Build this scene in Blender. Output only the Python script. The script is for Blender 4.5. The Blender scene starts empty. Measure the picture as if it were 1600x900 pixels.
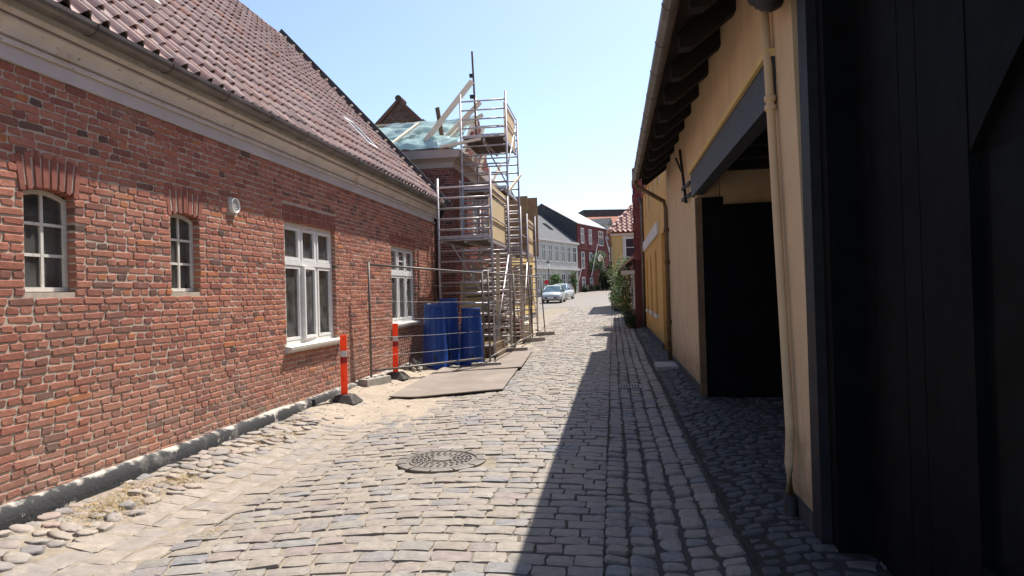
import bpy, bmesh, math, random
import numpy as np
from mathutils import Vector, Matrix, noise as mnoise
random.seed(7)
RAD = math.radians
scn = bpy.context.scene
COL = scn.collection

# ---------------------------------------------------------------- camera, world, sun, exposure
CAMH, YAW, PIT, ROLL, LENS = 1.65, 8.6, 0.5, -1.6, 23.4
cd = bpy.data.cameras.new('camera')
cam = bpy.data.objects.new('camera', cd); COL.objects.link(cam)
cd.sensor_width = 36; cd.sensor_fit = 'HORIZONTAL'; cd.lens = LENS
cd.clip_start = .05; cd.clip_end = 2000
CAMR = Matrix.Rotation(RAD(YAW), 3, 'Z') @ Matrix.Rotation(RAD(90 + PIT), 3, 'X') @ Matrix.Rotation(RAD(ROLL), 3, 'Z')
cam.matrix_world = Matrix.Translation((0, 0, CAMH)) @ CAMR.to_4x4()
scn.camera = cam

SUN_AZ, SUN_EL = 26.0, 58.0           # azimuth from +Y (up the street) towards +X
w = bpy.data.worlds.new('World'); scn.world = w; w.use_nodes = True
nt = w.node_tree; nt.nodes.clear()
sky = nt.nodes.new('ShaderNodeTexSky'); sky.sky_type = 'NISHITA'; sky.sun_disc = False
sky.sun_elevation = RAD(SUN_EL); sky.sun_rotation = RAD(SUN_AZ)
sky.air_density = 1.0; sky.dust_density = 1.2; sky.ozone_density = 2.1
bg = nt.nodes.new('ShaderNodeBackground'); bg.inputs[1].default_value = .115
wo = nt.nodes.new('ShaderNodeOutputWorld')
nt.links.new(sky.outputs[0], bg.inputs[0]); nt.links.new(bg.outputs[0], wo.inputs[0])
sd = bpy.data.lights.new('sun', 'SUN'); sd.energy = 4.8; sd.angle = RAD(.5); sd.color = (1, .95, .87)
sun = bpy.data.objects.new('sun', sd); COL.objects.link(sun)
sv = Vector((math.sin(RAD(SUN_AZ)) * math.cos(RAD(SUN_EL)), math.cos(RAD(SUN_AZ)) * math.cos(RAD(SUN_EL)), math.sin(RAD(SUN_EL))))
sun.rotation_euler = sv.to_track_quat('Z', 'Y').to_euler(); sun.location = (20, 30, 60)
vs = scn.view_settings
vs.view_transform = 'Standard'; vs.look = 'None'; vs.gamma = 1; vs.exposure = 0.9; vs.use_curve_mapping = False
scn.cycles.max_bounces = 8; scn.cycles.diffuse_bounces = 4; scn.cycles.transparent_max_bounces = 16

# ---------------------------------------------------------------- materials
def mat(name, base, rough=.75, spec=.25, metal=0, rnd=None, var=(.8, 1.15), vs_=6., dirt=None, bump=(40, .3, .004), bump2=None, fn=None, alpha=None, trans=0):
    """base colour; rnd = ramp [(pos, colour)] over a per-piece random; var = brightness range of a world noise;
    dirt = (scale, threshold, width, colour); bump = (scale, strength, distance)"""
    m = bpy.data.materials.new(name); m.use_nodes = True
    n = m.node_tree; n.nodes.clear(); N = n.nodes.new; L = n.links.new
    out = N('ShaderNodeOutputMaterial'); p = N('ShaderNodeBsdfPrincipled'); L(p.outputs[0], out.inputs[0])
    p.inputs['Roughness'].default_value = rough; p.inputs['Metallic'].default_value = metal
    p.inputs['Specular IOR Level'].default_value = spec
    geo = N('ShaderNodeNewGeometry')
    if rnd:
        oi = N('ShaderNodeObjectInfo'); a = N('ShaderNodeMath'); a.operation = 'ADD'
        L(geo.outputs['Random Per Island'], a.inputs[0]); L(oi.outputs['Random'], a.inputs[1])
        f = N('ShaderNodeMath'); f.operation = 'FRACT'; L(a.outputs[0], f.inputs[0])
        r = N('ShaderNodeValToRGB'); r.color_ramp.interpolation = 'LINEAR'
        els = r.color_ramp.elements
        while len(els) < len(rnd): els.new(.5)
        for e, (pos, c) in zip(els, rnd): e.position = pos; e.color = (*c, 1)
        L(f.outputs[0], r.inputs[0]); col = r.outputs[0]
    else:
        q = N('ShaderNodeRGB'); q.outputs[0].default_value = (*base, 1); col = q.outputs[0]
    def tex(scale, detail=5, rough_=.6):
        t = N('ShaderNodeTexNoise'); t.inputs['Scale'].default_value = scale; t.inputs['Detail'].default_value = detail
        t.inputs['Roughness'].default_value = rough_; L(geo.outputs['Position'], t.inputs['Vector']); return t.outputs[0]
    def mr(src, a, b, c, d):
        x = N('ShaderNodeMapRange'); x.inputs[1].default_value = a; x.inputs[2].default_value = b
        x.inputs[3].default_value = c; x.inputs[4].default_value = d; L(src, x.inputs[0]); return x.outputs[0]
    def mix(mode, fac, a, b):
        x = N('ShaderNodeMix'); x.data_type = 'RGBA'; x.blend_type = mode
        if isinstance(fac, float): x.inputs[0].default_value = fac
        else: L(fac, x.inputs[0])
        for i, s in ((6, a), (7, b)):
            if isinstance(s, tuple): x.inputs[i].default_value = (*s, 1)
            else: L(s, x.inputs[i])
        return x.outputs[2]
    if var:
        v = mr(tex(vs_), .25, .75, var[0], var[1])
        cb = N('ShaderNodeCombineColor'); [L(v, cb.inputs[i]) for i in range(3)]
        col = mix('MULTIPLY', 1.0, col, cb.outputs[0])
    for d in ([dirt] if dirt and not isinstance(dirt, list) else dirt or []):
        col = mix('MIX', mr(tex(d[0], 8, .65), d[1], d[1] + d[2], 0, 1), col, d[3])
    if fn: col = fn(n, geo, col, mix, mr, tex)
    L(col, p.inputs['Base Color'])
    last = None
    for b in (bump, bump2):
        if b:
            bp = N('ShaderNodeBump'); bp.inputs['Strength'].default_value = b[1]; bp.inputs['Distance'].default_value = b[2]
            L(tex(b[0], 6, .6), bp.inputs['Height'])
            if last: L(last, bp.inputs['Normal'])
            last = bp.outputs[0]
    if last: L(last, p.inputs['Normal'])
    if trans:
        tr = N('ShaderNodeBsdfTranslucent'); L(col, tr.inputs[0]); ms = N('ShaderNodeMixShader'); ms.inputs[0].default_value = trans
        L(p.outputs[0], ms.inputs[1]); L(tr.outputs[0], ms.inputs[2]); L(ms.outputs[0], out.inputs[0])
    return m

def glass_mat(name, tint=.9, rough=.02):
    m = bpy.data.materials.new(name); m.use_nodes = True
    n = m.node_tree; n.nodes.clear(); N = n.nodes.new; L = n.links.new
    out = N('ShaderNodeOutputMaterial'); ms = N('ShaderNodeMixShader'); t = N('ShaderNodeBsdfTransparent'); g = N('ShaderNodeBsdfGlossy')
    t.inputs[0].default_value = (tint, tint, tint, 1); g.inputs['Roughness'].default_value = rough
    fr = N('ShaderNodeFresnel'); fr.inputs[0].default_value = 1.6
    L(fr.outputs[0], ms.inputs[0]); L(t.outputs[0], ms.inputs[1]); L(g.outputs[0], ms.inputs[2])
    d = N('ShaderNodeBsdfDiffuse'); d.inputs[0].default_value = (.55, .55, .53, 1); m2 = N('ShaderNodeMixShader')
    geo = N('ShaderNodeNewGeometry'); nz = N('ShaderNodeTexNoise'); nz.inputs['Scale'].default_value = 5; nz.inputs['Detail'].default_value = 6; L(geo.outputs['Position'], nz.inputs['Vector'])
    mp = N('ShaderNodeMapRange'); mp.inputs[1].default_value = .35; mp.inputs[2].default_value = .75; mp.inputs[3].default_value = .06; mp.inputs[4].default_value = .2; L(nz.outputs[0], mp.inputs[0])
    L(mp.outputs[0], m2.inputs[0]); L(ms.outputs[0], m2.inputs[1]); L(d.outputs[0], m2.inputs[2]); L(m2.outputs[0], out.inputs[0])
    return m

M = {}
def brick_dirt(n, geo, col, mix, mr, tex):
    s = n.nodes.new('ShaderNodeSeparateXYZ'); n.links.new(geo.outputs['Position'], s.inputs[0])
    st = mr(tex(.55, 5, .6), .42, .68, 0, .55)      # broad brown weather stains
    col = mix('MIX', st, col, (.21, .125, .095))
    st2 = mr(tex(1.3, 6, .65), .56, .72, 0, .45)
    col = mix('MIX', st2, col, (.36, .23, .165))
    low = mr(s.outputs[2], .25, 1.1, .55, 0.0)        # lime bloom and dust near the plinth
    mm = n.nodes.new('ShaderNodeMath'); mm.operation = 'MULTIPLY'
    n.links.new(low, mm.inputs[0]); n.links.new(mr(tex(3.2, 6), .35, .7, .1, 1), mm.inputs[1])
    return mix('MIX', mm.outputs[0], col, (.36, .27, .22))
BR = [(0, (0.275, 0.096, 0.066)), (0.15, (0.385, 0.147, 0.099)), (0.35, (0.44, 0.186, 0.127)), (0.5, (0.341, 0.13, 0.088)), (0.65, (0.396, 0.164, 0.11)), (0.78, (0.264, 0.096, 0.072)), (0.87, (0.209, 0.096, 0.075)), (0.905, (0.099, 0.068, 0.057)), (0.925, (0.363, 0.147, 0.099)), (0.955, (0.407, 0.158, 0.094)), (0.98, (0.44, 0.164, 0.072))]
M['brick'] = mat('brick_red', None, .85, .2, rnd=BR, var=(.72, 1.2), vs_=22, dirt=(9, .62, .18, (.38, .3, .25)), bump=(70, .5, .006), bump2=(18, .35, .01), fn=brick_dirt)
M['brick2'] = mat('brick_dark_red', None, .85, .2, rnd=[(0, (.2, .06, .045)), (.5, (.26, .08, .06)), (.8, (.16, .05, .045)), (1, (.09, .045, .04))], var=(.75, 1.2), vs_=14, bump=(50, .4, .006))
M['brick_arch'] = mat('arch_brick', None, .85, .2, rnd=[(0, (.25, .085, .062)), (.5, (.31, .12, .085)), (1, (.22, .08, .06))], var=(.75, 1.15), vs_=20, dirt=(9, .64, .18, (.36, .28, .22)), bump=(60, .5, .006))
M['mortar'] = mat('lime_mortar', (.47, .395, .315), .9, .15, var=(.75, 1.15), vs_=14, dirt=(5, .6, .2, (.3, .25, .21)), bump=(90, .5, .006))
M['mortar2'] = mat('old_mortar', (.3, .24, .2), .9, .15, bump=(90, .4, .005))
M['frieze'] = mat('frieze_paint', (.53, .495, .475), .7, .2, var=(.85, 1.1), vs_=2, dirt=[(5, .6, .12, (.5, .44, .36)), (60, .72, .03, (.2, .16, .13))], bump=(25, .25, .006))
M['cornice'] = mat('cornice_paint', (.60, .575, .53), .7, .2, var=(.85, 1.1), vs_=3, dirt=[(4, .55, .2, (.45, .37, .28)), (11, .64, .04, (.16, .12, .09)), (40, .7, .03, (.12, .1, .08))], bump=(25, .25, .006))
def plinth_fn(n, geo, col, mix, mr, tex):
    c = mix('MIX', mr(tex(2.6, 8, .6), .55, .64, 0, 1), (.03, .03, .032), (.12, .11, .10))
    c = mix('MIX', mr(tex(6, 8, .72), .59, .65, 0, 1), c, (.40, .365, .32))
    s = n.nodes.new('ShaderNodeSeparateXYZ'); n.links.new(geo.outputs['Position'], s.inputs[0])
    s2 = n.nodes.new('ShaderNodeMath'); s2.operation = 'ADD'; n.links.new(s.outputs[2], s2.inputs[0]); n.links.new(mr(tex(6, 6), .3, .7, -.05, .05), s2.inputs[1])
    c = mix('MIX', mr(s2.outputs[0], .215, .25, 0, .85), c, (.46, .42, .37))
    return mix('MIX', mr(s.outputs[1], 9.5, 12.5, 0, .7), c, (.34, .3, .26))   # the tar coat has worn off to bare cement further along
M['plinth'] = mat('tarred_plinth', (.1, .1, .1), .8, .3, var=None, bump=(30, .6, .012), bump2=(8, .4, .02), fn=plinth_fn)
M['tile'] = mat('clay_pantile', None, .88, .15, rnd=[(0, (.44, .315, .28)), (.3, (.42, .33, .30)), (.6, (.385, .28, .25)), (.8, (.44, .30, .255)), (.95, (.33, .245, .22)), (1, (.46, .26, .19))], var=(.7, 1.15), vs_=9, dirt=[(11, .56, .2, (.40, .35, .32)), (1.3, .54, .16, (.25, .20, .18)), (38, .66, .06, (.2, .19, .15))], bump=(60, .4, .004))
M['zinc'] = mat('weathered_zinc', (.17, .16, .15), .5, .5, metal=.6, var=(.6, 1.3), vs_=4, dirt=(3, .55, .2, (.1, .085, .075)), bump=(20, .15, .003))
M['black_iron'] = mat('black_iron', (.02, .02, .022), .6, .4, bump=(40, .2, .002))
M['white'] = mat('white_gloss_paint', (.74, .73, .7), .45, .4, var=(.88, 1.05), vs_=8, dirt=(26, .68, .08, (.4, .33, .26)), bump=(40, .12, .002))
M['white_old'] = mat('flaking_white_paint', (.66, .63, .57), .6, .3, var=(.8, 1.08), vs_=20, dirt=(30, .6, .07, (.3, .17, .09)), bump=(60, .3, .003))
M['glass'] = glass_mat('window_glass')
M['dark_glass'] = mat('far_window_glass', (.025, .03, .04), .08, .6, var=None, bump=None)
M['inside'] = mat('dim_room', (.07, .06, .055), .9, .1, bump=None)
M['curtain'] = mat('net_curtain', (.6, .6, .58), .9, .1, var=(.8, 1.1), vs_=14, bump=(14, .3, .02))
G1 = [(0, (.235, .20, .165)), (.2, (.26, .23, .195)), (.4, (.215, .195, .175)), (.6, (.275, .24, .20)), (.76, (.235, .19, .17)), (.9, (.19, .19, .195)), (.96, (.29, .26, .225)), (1, (.215, .17, .155))]
M['sett'] = mat('granite_sett', None, .7, .25, rnd=G1, var=(.75, 1.15), vs_=16, dirt=[(22, .56, .16, (.30, .26, .215)), (1.1, .5, .25, (.27, .225, .18))], bump=(120, .6, .005), bump2=(24, .4, .012))
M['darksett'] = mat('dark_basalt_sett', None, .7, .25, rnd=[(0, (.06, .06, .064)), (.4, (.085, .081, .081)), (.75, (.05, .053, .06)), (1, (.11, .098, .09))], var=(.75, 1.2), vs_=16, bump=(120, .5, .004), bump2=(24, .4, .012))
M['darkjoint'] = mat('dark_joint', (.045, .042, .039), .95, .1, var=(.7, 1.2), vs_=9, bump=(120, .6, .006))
M['flag'] = mat('sandy_flag_sett', None, .75, .2, rnd=[(0, (.255, .215, .18)), (.4, (.285, .245, .205)), (.7, (.235, .21, .19)), (1, (.305, .26, .22))], var=(.8, 1.12), vs_=10, dirt=(7, .52, .2, (.36, .305, .25)), bump=(90, .35, .004), bump2=(20, .3, .01))
M['field'] = mat('rounded_fieldstone', None, .7, .25, rnd=[(0, (.30, .25, .205)), (.3, (.25, .23, .21)), (.55, (.34, .285, .24)), (.75, (.2, .19, .185)), (1, (.33, .25, .21))], var=(.75, 1.15), vs_=16, dirt=(8, .55, .18, (.34, .28, .22)), bump=(100, .35, .004))
def joint_fn(n, geo, col, mix, mr, tex):          # sandy joints on the left; less sand, and shade painted in darker, towards the gutter
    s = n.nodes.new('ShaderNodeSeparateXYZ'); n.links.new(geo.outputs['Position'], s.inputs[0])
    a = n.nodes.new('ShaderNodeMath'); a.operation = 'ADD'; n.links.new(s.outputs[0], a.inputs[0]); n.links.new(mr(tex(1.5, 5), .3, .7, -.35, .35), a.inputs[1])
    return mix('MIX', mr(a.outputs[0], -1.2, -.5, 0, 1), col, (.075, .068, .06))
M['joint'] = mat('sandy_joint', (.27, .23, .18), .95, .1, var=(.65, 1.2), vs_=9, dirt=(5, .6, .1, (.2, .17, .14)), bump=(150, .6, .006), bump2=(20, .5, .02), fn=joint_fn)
M['sand'] = mat('spilled_sand', (.35, .292, .23), .95, .1, var=(.8, 1.12), vs_=5, dirt=(16, .62, .1, (.36, .3, .24)), bump=(180, .5, .006), bump2=(26, .6, .03))
M['earth'] = mat('trodden_earth', (.27, .23, .19), .95, .1, bump=(20, .5, .02))
M['drygrass'] = mat('dry_grass', None, .9, .1, rnd=[(0, (.34, .23, .10)), (.5, (.42, .30, .15)), (1, (.24, .19, .09))], var=None, bump=None)
def plaster(name, c, d, k=.62):
    def grime(n, geo, col, mix, mr, tex):
        s = n.nodes.new('ShaderNodeSeparateXYZ'); n.links.new(geo.outputs['Position'], s.inputs[0])
        a = n.nodes.new('ShaderNodeMath'); a.operation = 'ADD'; n.links.new(s.outputs[2], a.inputs[0]); n.links.new(mr(tex(4, 7, .65), .3, .7, -.3, .3), a.inputs[1])
        col = mix('MIX', mr(a.outputs[0], .2, .75, .75, 0), col, tuple(x * .55 for x in d))                # splashed dirt at the foot
        cb = n.nodes.new('ShaderNodeCombineXYZ'); sc = n.nodes.new('ShaderNodeMath'); sc.operation = 'MULTIPLY'; sc.inputs[1].default_value = .12; n.links.new(s.outputs[2], sc.inputs[0])
        n.links.new(s.outputs[0], cb.inputs[0]); n.links.new(s.outputs[1], cb.inputs[1]); n.links.new(sc.outputs[0], cb.inputs[2])
        t = n.nodes.new('ShaderNodeTexNoise'); t.inputs['Scale'].default_value = 5; t.inputs['Detail'].default_value = 6; n.links.new(cb.outputs[0], t.inputs['Vector'])
        return mix('MIX', mr(t.outputs[0], .55, .75, 0, .5), col, tuple(x * .8 for x in d))                 # runs down the wall
    return mat(name, c, fn=grime, rough=.85, spec=.15, var=(.86, 1.08), vs_=1.6, dirt=[(4, k, .2, d), (30, .7, .05, tuple(x * .6 for x in d))], bump=(40, .2, .004), bump2=(5, .25, .02))
M['cream'] = plaster('cream_limewash', (.56, .42, .265), (.44, .31, .19))
M['ochre'] = plaster('ochre_limewash', (.60, .36, .115), (.52, .32, .11))
M['yellow'] = plaster('pale_yellow_plaster', (.60, .44, .19), (.52, .38, .17))
M['whitewall'] = plaster('off_white_render', (.46, .43, .39), (.38, .35, .32))
M['redwall'] = plaster('red_painted_brick', (.135, .043, .04), (.10, .035, .033))
M['white_band'] = plaster('white_band', (.62, .6, .58), (.5, .48, .46))
M['dark_plinth'] = mat('dark_grey_plinth', (.055, .055, .058), .8, .2, var=(.7, 1.2), vs_=5, bump=(30, .3, .006))
M['blackwood'] = mat('black_painted_wood', (.0045, .0055, .0065), .65, .06, var=(.6, 1.5), vs_=5, dirt=[(34, .68, .05, (.022, .022, .02)), (2.2, .55, .2, (.009, .0095, .009))], bump=(14, .5, .006))
M['greenwood'] = mat('dark_green_black_panel', (.0055, .007, .007), .65, .06, var=(.6, 1.4), vs_=5, bump=(14, .25, .004))
M['postwood'] = mat('near_black_post_paint', (.017, .018, .022), .6, .2, var=(.6, 1.4), vs_=9, dirt=(20, .68, .05, (.06, .055, .05)), bump=(30, .35, .005))
M['bluewood'] = mat('dark_blue_grey_wood', (.032, .034, .042), .6, .3, var=(.6, 1.4), vs_=9, dirt=(20, .68, .05, (.1, .09, .08)), bump=(30, .35, .005))
M['rafter'] = mat('dark_rafter_wood', (.02, .018, .017), .8, .2, bump=(30, .3, .004))
M['oldwood'] = mat('brown_wood', (.15, .10, .06), .8, .2, var=(.6, 1.3), vs_=6, bump=(30, .35, .004))
M['slate'] = mat('slate_roof', (.13, .13, .135), .9, .1, var=(.8, 1.15), vs_=2, bump=(9, .3, .02))
M['lightroof'] = mat('pale_fibre_roof', (.42, .42, .43), .8, .15, var=(.9, 1.08), vs_=2, bump=(9, .2, .02))
M['darkslate'] = mat('dark_slate_gable', (.06, .062, .068), .9, .05, var=(.6, 1.5), vs_=3, bump=(6, .4, .03))
M['redtile'] = mat('red_clay_roof', None, .8, .2, rnd=[(0, (.36, .14, .09)), (.5, (.42, .17, .11)), (1, (.3, .12, .09))], var=(.8, 1.15), vs_=4, bump=(20, .3, .01))
M['limetile'] = mat('lime_edged_tile', None, .8, .2, rnd=[(0, (.40, .24, .19)), (.5, (.46, .31, .26)), (1, (.34, .18, .14))], var=(.7, 1.3), vs_=9, bump=(30, .3, .006))
M['scaffold'] = mat('galvanised_tube', (.46, .42, .42), .42, .5, metal=.4, var=(.75, 1.15), vs_=7, bump=(60, .15, .002))
M['fence'] = mat('grey_fence_tube', (.15, .135, .12), .5, .4, metal=.4, var=(.7, 1.2), vs_=7, bump=None)
M['wire'] = mat('galvanised_wire', (.34, .33, .31), .5, .4, metal=.4, var=None, bump=None)
M['deck'] = mat('deck_underside', (.10, .075, .06), .7, .3, var=(.7, 1.2), vs_=5, bump=(30, .3, .003))
M['ply'] = mat('pale_plywood', (.60, .47, .27), .7, .25, var=(.88, 1.08), vs_=3, dirt=(22, .7, .05, (.36, .24, .12)), bump=(30, .15, .002))
M['ply_old'] = mat('brown_plywood', (.40, .28, .155), .75, .25, var=(.75, 1.15), vs_=4, dirt=(9, .62, .05, (.12, .08, .05)), bump=(30, .2, .003))
M['timber'] = mat('fresh_sawn_timber', (.78, .68, .52), .7, .25, var=(.9, 1.08), vs_=8, bump=(40, .2, .003))
M['tarp'] = mat('clear_tarpaulin', (.62, .85, .86), .2, .6, var=(.82, 1.1), vs_=5, dirt=(3, .57, .12, (.26, .50, .52)), bump=(9, .5, .04), bump2=(26, .3, .012), trans=.55)
M['blue'] = mat('blue_plastic', (.010, .055, .25), .42, .4, var=(.8, 1.15), vs_=5, dirt=(12, .7, .1, (.1, .16, .35)), bump=(20, .12, .004))
M['orange'] = mat('fluorescent_orange_plastic', (1.0, .12, .035), .45, .4, trans=.3, var=(.95, 1.06), vs_=9, dirt=(20, .72, .08, (.6, .1, .04)), bump=(30, .1, .002))
M['reflect'] = mat('white_reflective_tape', (.6, .6, .58), .35, .5, var=(.9, 1.05), bump=(120, .2, .001))
M['redband'] = mat('dark_red_reflective_tape', (.36, .015, .02), .35, .5, var=(.9, 1.05), bump=(120, .2, .001))
M['rubber'] = mat('dusty_black_rubber', (.055, .048, .045), .8, .2, var=(.7, 1.3), vs_=12, dirt=(10, .5, .3, (.22, .19, .16)), bump=(60, .3, .003))
M['concrete'] = mat('grey_concrete', (.34, .31, .27), .9, .15, var=(.7, 1.15), vs_=8, bump=(60, .5, .006))
M['steelplate'] = mat('dusty_road_plate', (.215, .175, .145), .6, .3, metal=.1, var=(.8, 1.15), vs_=2, dirt=[(1.6, .54, .2, (.29, .24, .19)), (8, .64, .1, (.2, .14, .1))], bump=(50, .25, .003))
M['castiron'] = mat('cast_iron', (.17, .15, .13), .6, .4, metal=.3, var=(.75, 1.2), vs_=12, dirt=(18, .56, .15, (.27, .235, .195)), bump=(60, .3, .003))
M['rubble'] = mat('grey_rubble', None, .9, .15, rnd=[(0, (.3, .27, .23)), (.6, (.42, .38, .33)), (1, (.24, .22, .2))], var=(.7, 1.15), vs_=16, bump=(60, .5, .008))
M['leaf'] = mat('green_leaf', None, .6, .3, rnd=[(0, (.05, .10, .025)), (.5, (.08, .145, .04)), (.85, (.12, .19, .05)), (1, (.17, .22, .08))], var=None, bump=None, trans=.3)
M['leaf_pale'] = mat('pale_leaf', None, .6, .3, rnd=[(0, (.08, .13, .05)), (.5, (.14, .19, .08)), (.8, (.22, .25, .14)), (1, (.4, .38, .3))], var=None, bump=None, trans=.3)
M['leaf_dark'] = mat('dark_leaf', None, .6, .3, rnd=[(0, (.015, .035, .012)), (.6, (.03, .06, .02)), (1, (.06, .1, .03))], var=None, bump=None, trans=.2)
M['petal'] = mat('rose_petal', (.5, .06, .07), .6, .3, var=None, bump=None)
M['stem'] = mat('brown_stem', (.10, .07, .045), .9, .1, bump=(30, .3, .004))
M['carpaint'] = mat('silver_white_car_paint', (.34, .36, .355), .3, .6, var=None, bump=None)
M['carpaint2'] = mat('white_car_paint', (.5, .5, .5), .25, .6, var=None, bump=None)
M['carglass'] = mat('car_glass', (.05, .10, .13), .05, .8, var=None, bump=None)
M['cardark'] = mat('car_black_trim', (.02, .02, .02), .5, .4, var=None, bump=None)
M['lampglass'] = mat('frosted_lamp_glass', (.75, .75, .72), .3, .5, var=None, bump=None)
M['chrome'] = mat('hub_metal', (.5, .5, .5), .3, .5, metal=.8, var=None, bump=None)
M['lens'] = mat('headlight_lens', (.7, .72, .74), .1, .7, var=None, bump=None)
M['signred'] = mat('sign_red', (.5, .02, .03), .5, .4, var=None, bump=None)
M['whitepole'] = mat('white_pole', (.75, .74, .72), .5, .3, var=None, bump=None)
M['stoneslab'] = mat('grey_step_stone', (.3, .29, .28), .8, .2, var=(.8, 1.1), vs_=4, bump=(40, .3, .004))
M['oldgable'] = mat('weathered_brown_gable_brick', None, .9, .15, rnd=[(0, (.12, .075, .06)), (.5, (.16, .095, .075)), (.8, (.085, .06, .055)), (1, (.2, .14, .11))], var=(.6, 1.2), vs_=4, bump=(20, .5, .01))

# ---------------------------------------------------------------- helpers
def sstep(a, b, x):
    t = min(1, max(0, (x - a) / (b - a))); return t * t * (3 - 2 * t)
def G(x, y):
    """height of the paved ground"""
    yy = max(0, y); z = 2.4e-4 * min(yy, 84) ** 2
    if yy > 84: z += .01 * min(yy - 84, 20)
    k = 1 - sstep(26, 40, yy)
    c = .03 * math.exp(-((x + 1.45) / .9) ** 2) - .03 * math.exp(-((x - .3) / .28) ** 2) - .02 * math.exp(-((x + 3.2) / .3) ** 2)
    c += .085 * sstep(-3.4, -4.25, x) + .05 * sstep(-3.2, -4.2, x) * sstep(8, 12, yy) * (1 - sstep(17, 21, yy))
    c += .07 * sstep(.65, 1.2, x)
    return z + c * k
ROOTLOC = {}
def empty(name, loc, label=None, cat=None, group=None, kind=None, rotz=0):
    o = bpy.data.objects.new(name, None); COL.objects.link(o); o.location = loc; o.rotation_euler = (0, 0, rotz)
    o.empty_display_size = .2
    tag(o, label, cat, group, kind); ROOTLOC[o.name] = (Vector(loc) if not rotz else Vector((0, 0, 0)))
    return o
def tag(o, label=None, cat=None, group=None, kind=None):
    if label: o['label'] = label
    if cat: o['category'] = cat
    if group: o['group'] = group
    if kind: o['kind'] = kind
    return o
def rloc(p):
    while p is not None and p.parent is not None: p = p.parent
    return ROOTLOC.get(p.name, Vector((0, 0, 0))) if p is not None else Vector((0, 0, 0))
class MB:
    def __init__(s): s.v = []; s.f = []
    def add(s, vs, fs):
        b = len(s.v); s.v += [tuple(v) for v in vs]; s.f += [tuple(i + b for i in f) for f in fs]; return s
    def hexa(s, p):   # p: 4 bottom (ccw from above), 4 top
        return s.add(p, [(0, 3, 2, 1), (4, 5, 6, 7), (0, 1, 5, 4), (1, 2, 6, 5), (2, 3, 7, 6), (3, 0, 4, 7)])
    def box(s, x0, x1, y0, y1, z0, z1):
        return s.hexa([(x0, y0, z0), (x1, y0, z0), (x1, y1, z0), (x0, y1, z0), (x0, y0, z1), (x1, y0, z1), (x1, y1, z1), (x0, y1, z1)])
    def quad(s, *p): return s.add(p, [tuple(range(len(p)))])
    def prism(s, poly, vec):
        n = len(poly); vec = Vector(vec); q = [Vector(p) for p in poly]
        return s.add(q + [p + vec for p in q], [tuple(range(n - 1, -1, -1)), tuple(range(n, 2 * n))] + [(i, (i + 1) % n, n + (i + 1) % n, n + i) for i in range(n)])
    def tube(s, pts, r, n=8, caps=True, r1=None):
        pts = [Vector(p) for p in pts]; rings = []; k = len(pts)
        for i, p in enumerate(pts):
            t = (pts[min(i + 1, k - 1)] - pts[max(i - 1, 0)]).normalized()
            u = t.cross(Vector((0, 0, 1)));  u = u if u.length > .05 else t.cross(Vector((0, 1, 0)))
            u.normalize(); w_ = t.cross(u)
            rr = r if r1 is None else r + (r1 - r) * i / (k - 1)
            rings.append([p + (u * math.cos(2 * math.pi * j / n) + w_ * math.sin(2 * math.pi * j / n)) * rr for j in range(n)])
        b = len(s.v); s.v += [tuple(v) for R_ in rings for v in R_]
        for i in range(k - 1):
            for j in range(n):
                s.f.append((b + i * n + j, b + i * n + (j + 1) % n, b + (i + 1) * n + (j + 1) % n, b + (i + 1) * n + j))
        if caps:
            s.f.append(tuple(b + j for j in range(n - 1, -1, -1))); s.f.append(tuple(b + (k - 1) * n + j for j in range(n)))
        return s
    def beam(s, p0, p1, w_, h, up=(0, 0, 1)):
        p0 = Vector(p0); p1 = Vector(p1); t = (p1 - p0).normalized(); u = t.cross(Vector(up)); u = u if u.length > .01 else t.cross(Vector((1, 0, 0)))
        u.normalize(); v = u.cross(t); a = u * w_ / 2; b = v * h / 2
        return s.hexa([p0 - a - b, p0 + a - b, p1 + a - b, p1 - a - b, p0 - a + b, p0 + a + b, p1 + a + b, p1 - a + b])
    def lathe(s, c, prof, n=16):    # prof [(r, z)]
        b = len(s.v); c = Vector(c)
        for r, z in prof:
            for j in range(n): s.v.append(tuple(c + Vector((r * math.cos(2 * math.pi * j / n), r * math.sin(2 * math.pi * j / n), z))))
        for i in range(len(prof) - 1):
            for j in range(n): s.f.append((b + i * n + j, b + i * n + (j + 1) % n, b + (i + 1) * n + (j + 1) % n, b + (i + 1) * n + j))
        return s
    def build(s, name, m, parent=None, smooth=False, kind=None, label=None, cat=None, group=None, bevel=0, recalc=False):
        L_ = rloc(parent); me = bpy.data.meshes.new(name)
        me.from_pydata([(v[0] - L_[0], v[1] - L_[1], v[2] - L_[2]) for v in s.v] if L_.length else s.v, [], s.f); me.update()
        if recalc:
            b = bmesh.new(); b.from_mesh(me); bmesh.ops.recalc_face_normals(b, faces=b.faces); b.to_mesh(me); b.free()
        if smooth: me.shade_smooth()
        o = bpy.data.objects.new(name, me); COL.objects.link(o); o.parent = parent
        me.materials.append(M[m] if isinstance(m, str) else m)
        if bevel:
            bv = o.modifiers.new('bevel', 'BEVEL'); bv.width = bevel; bv.segments = 2; bv.limit_method = 'ANGLE'
        if parent is None and not kind and s.v:          # a thing of one mesh: put its origin at its base
            a = np.array(s.v); c = Vector(((a[:, 0].min() + a[:, 0].max()) / 2, (a[:, 1].min() + a[:, 1].max()) / 2, a[:, 2].min()))
            me.transform(Matrix.Translation(-c)); o.location = c; ROOTLOC[o.name] = c
        return tag(o, label, cat, group, kind)
def shared(o, name, parent, loc, rz=0):
    """another object on the same mesh as o"""
    c = o.copy(); c.name = name; COL.objects.link(c); c.parent = parent; c.location = loc; c.rotation_euler = (0, 0, rz); return c

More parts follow.
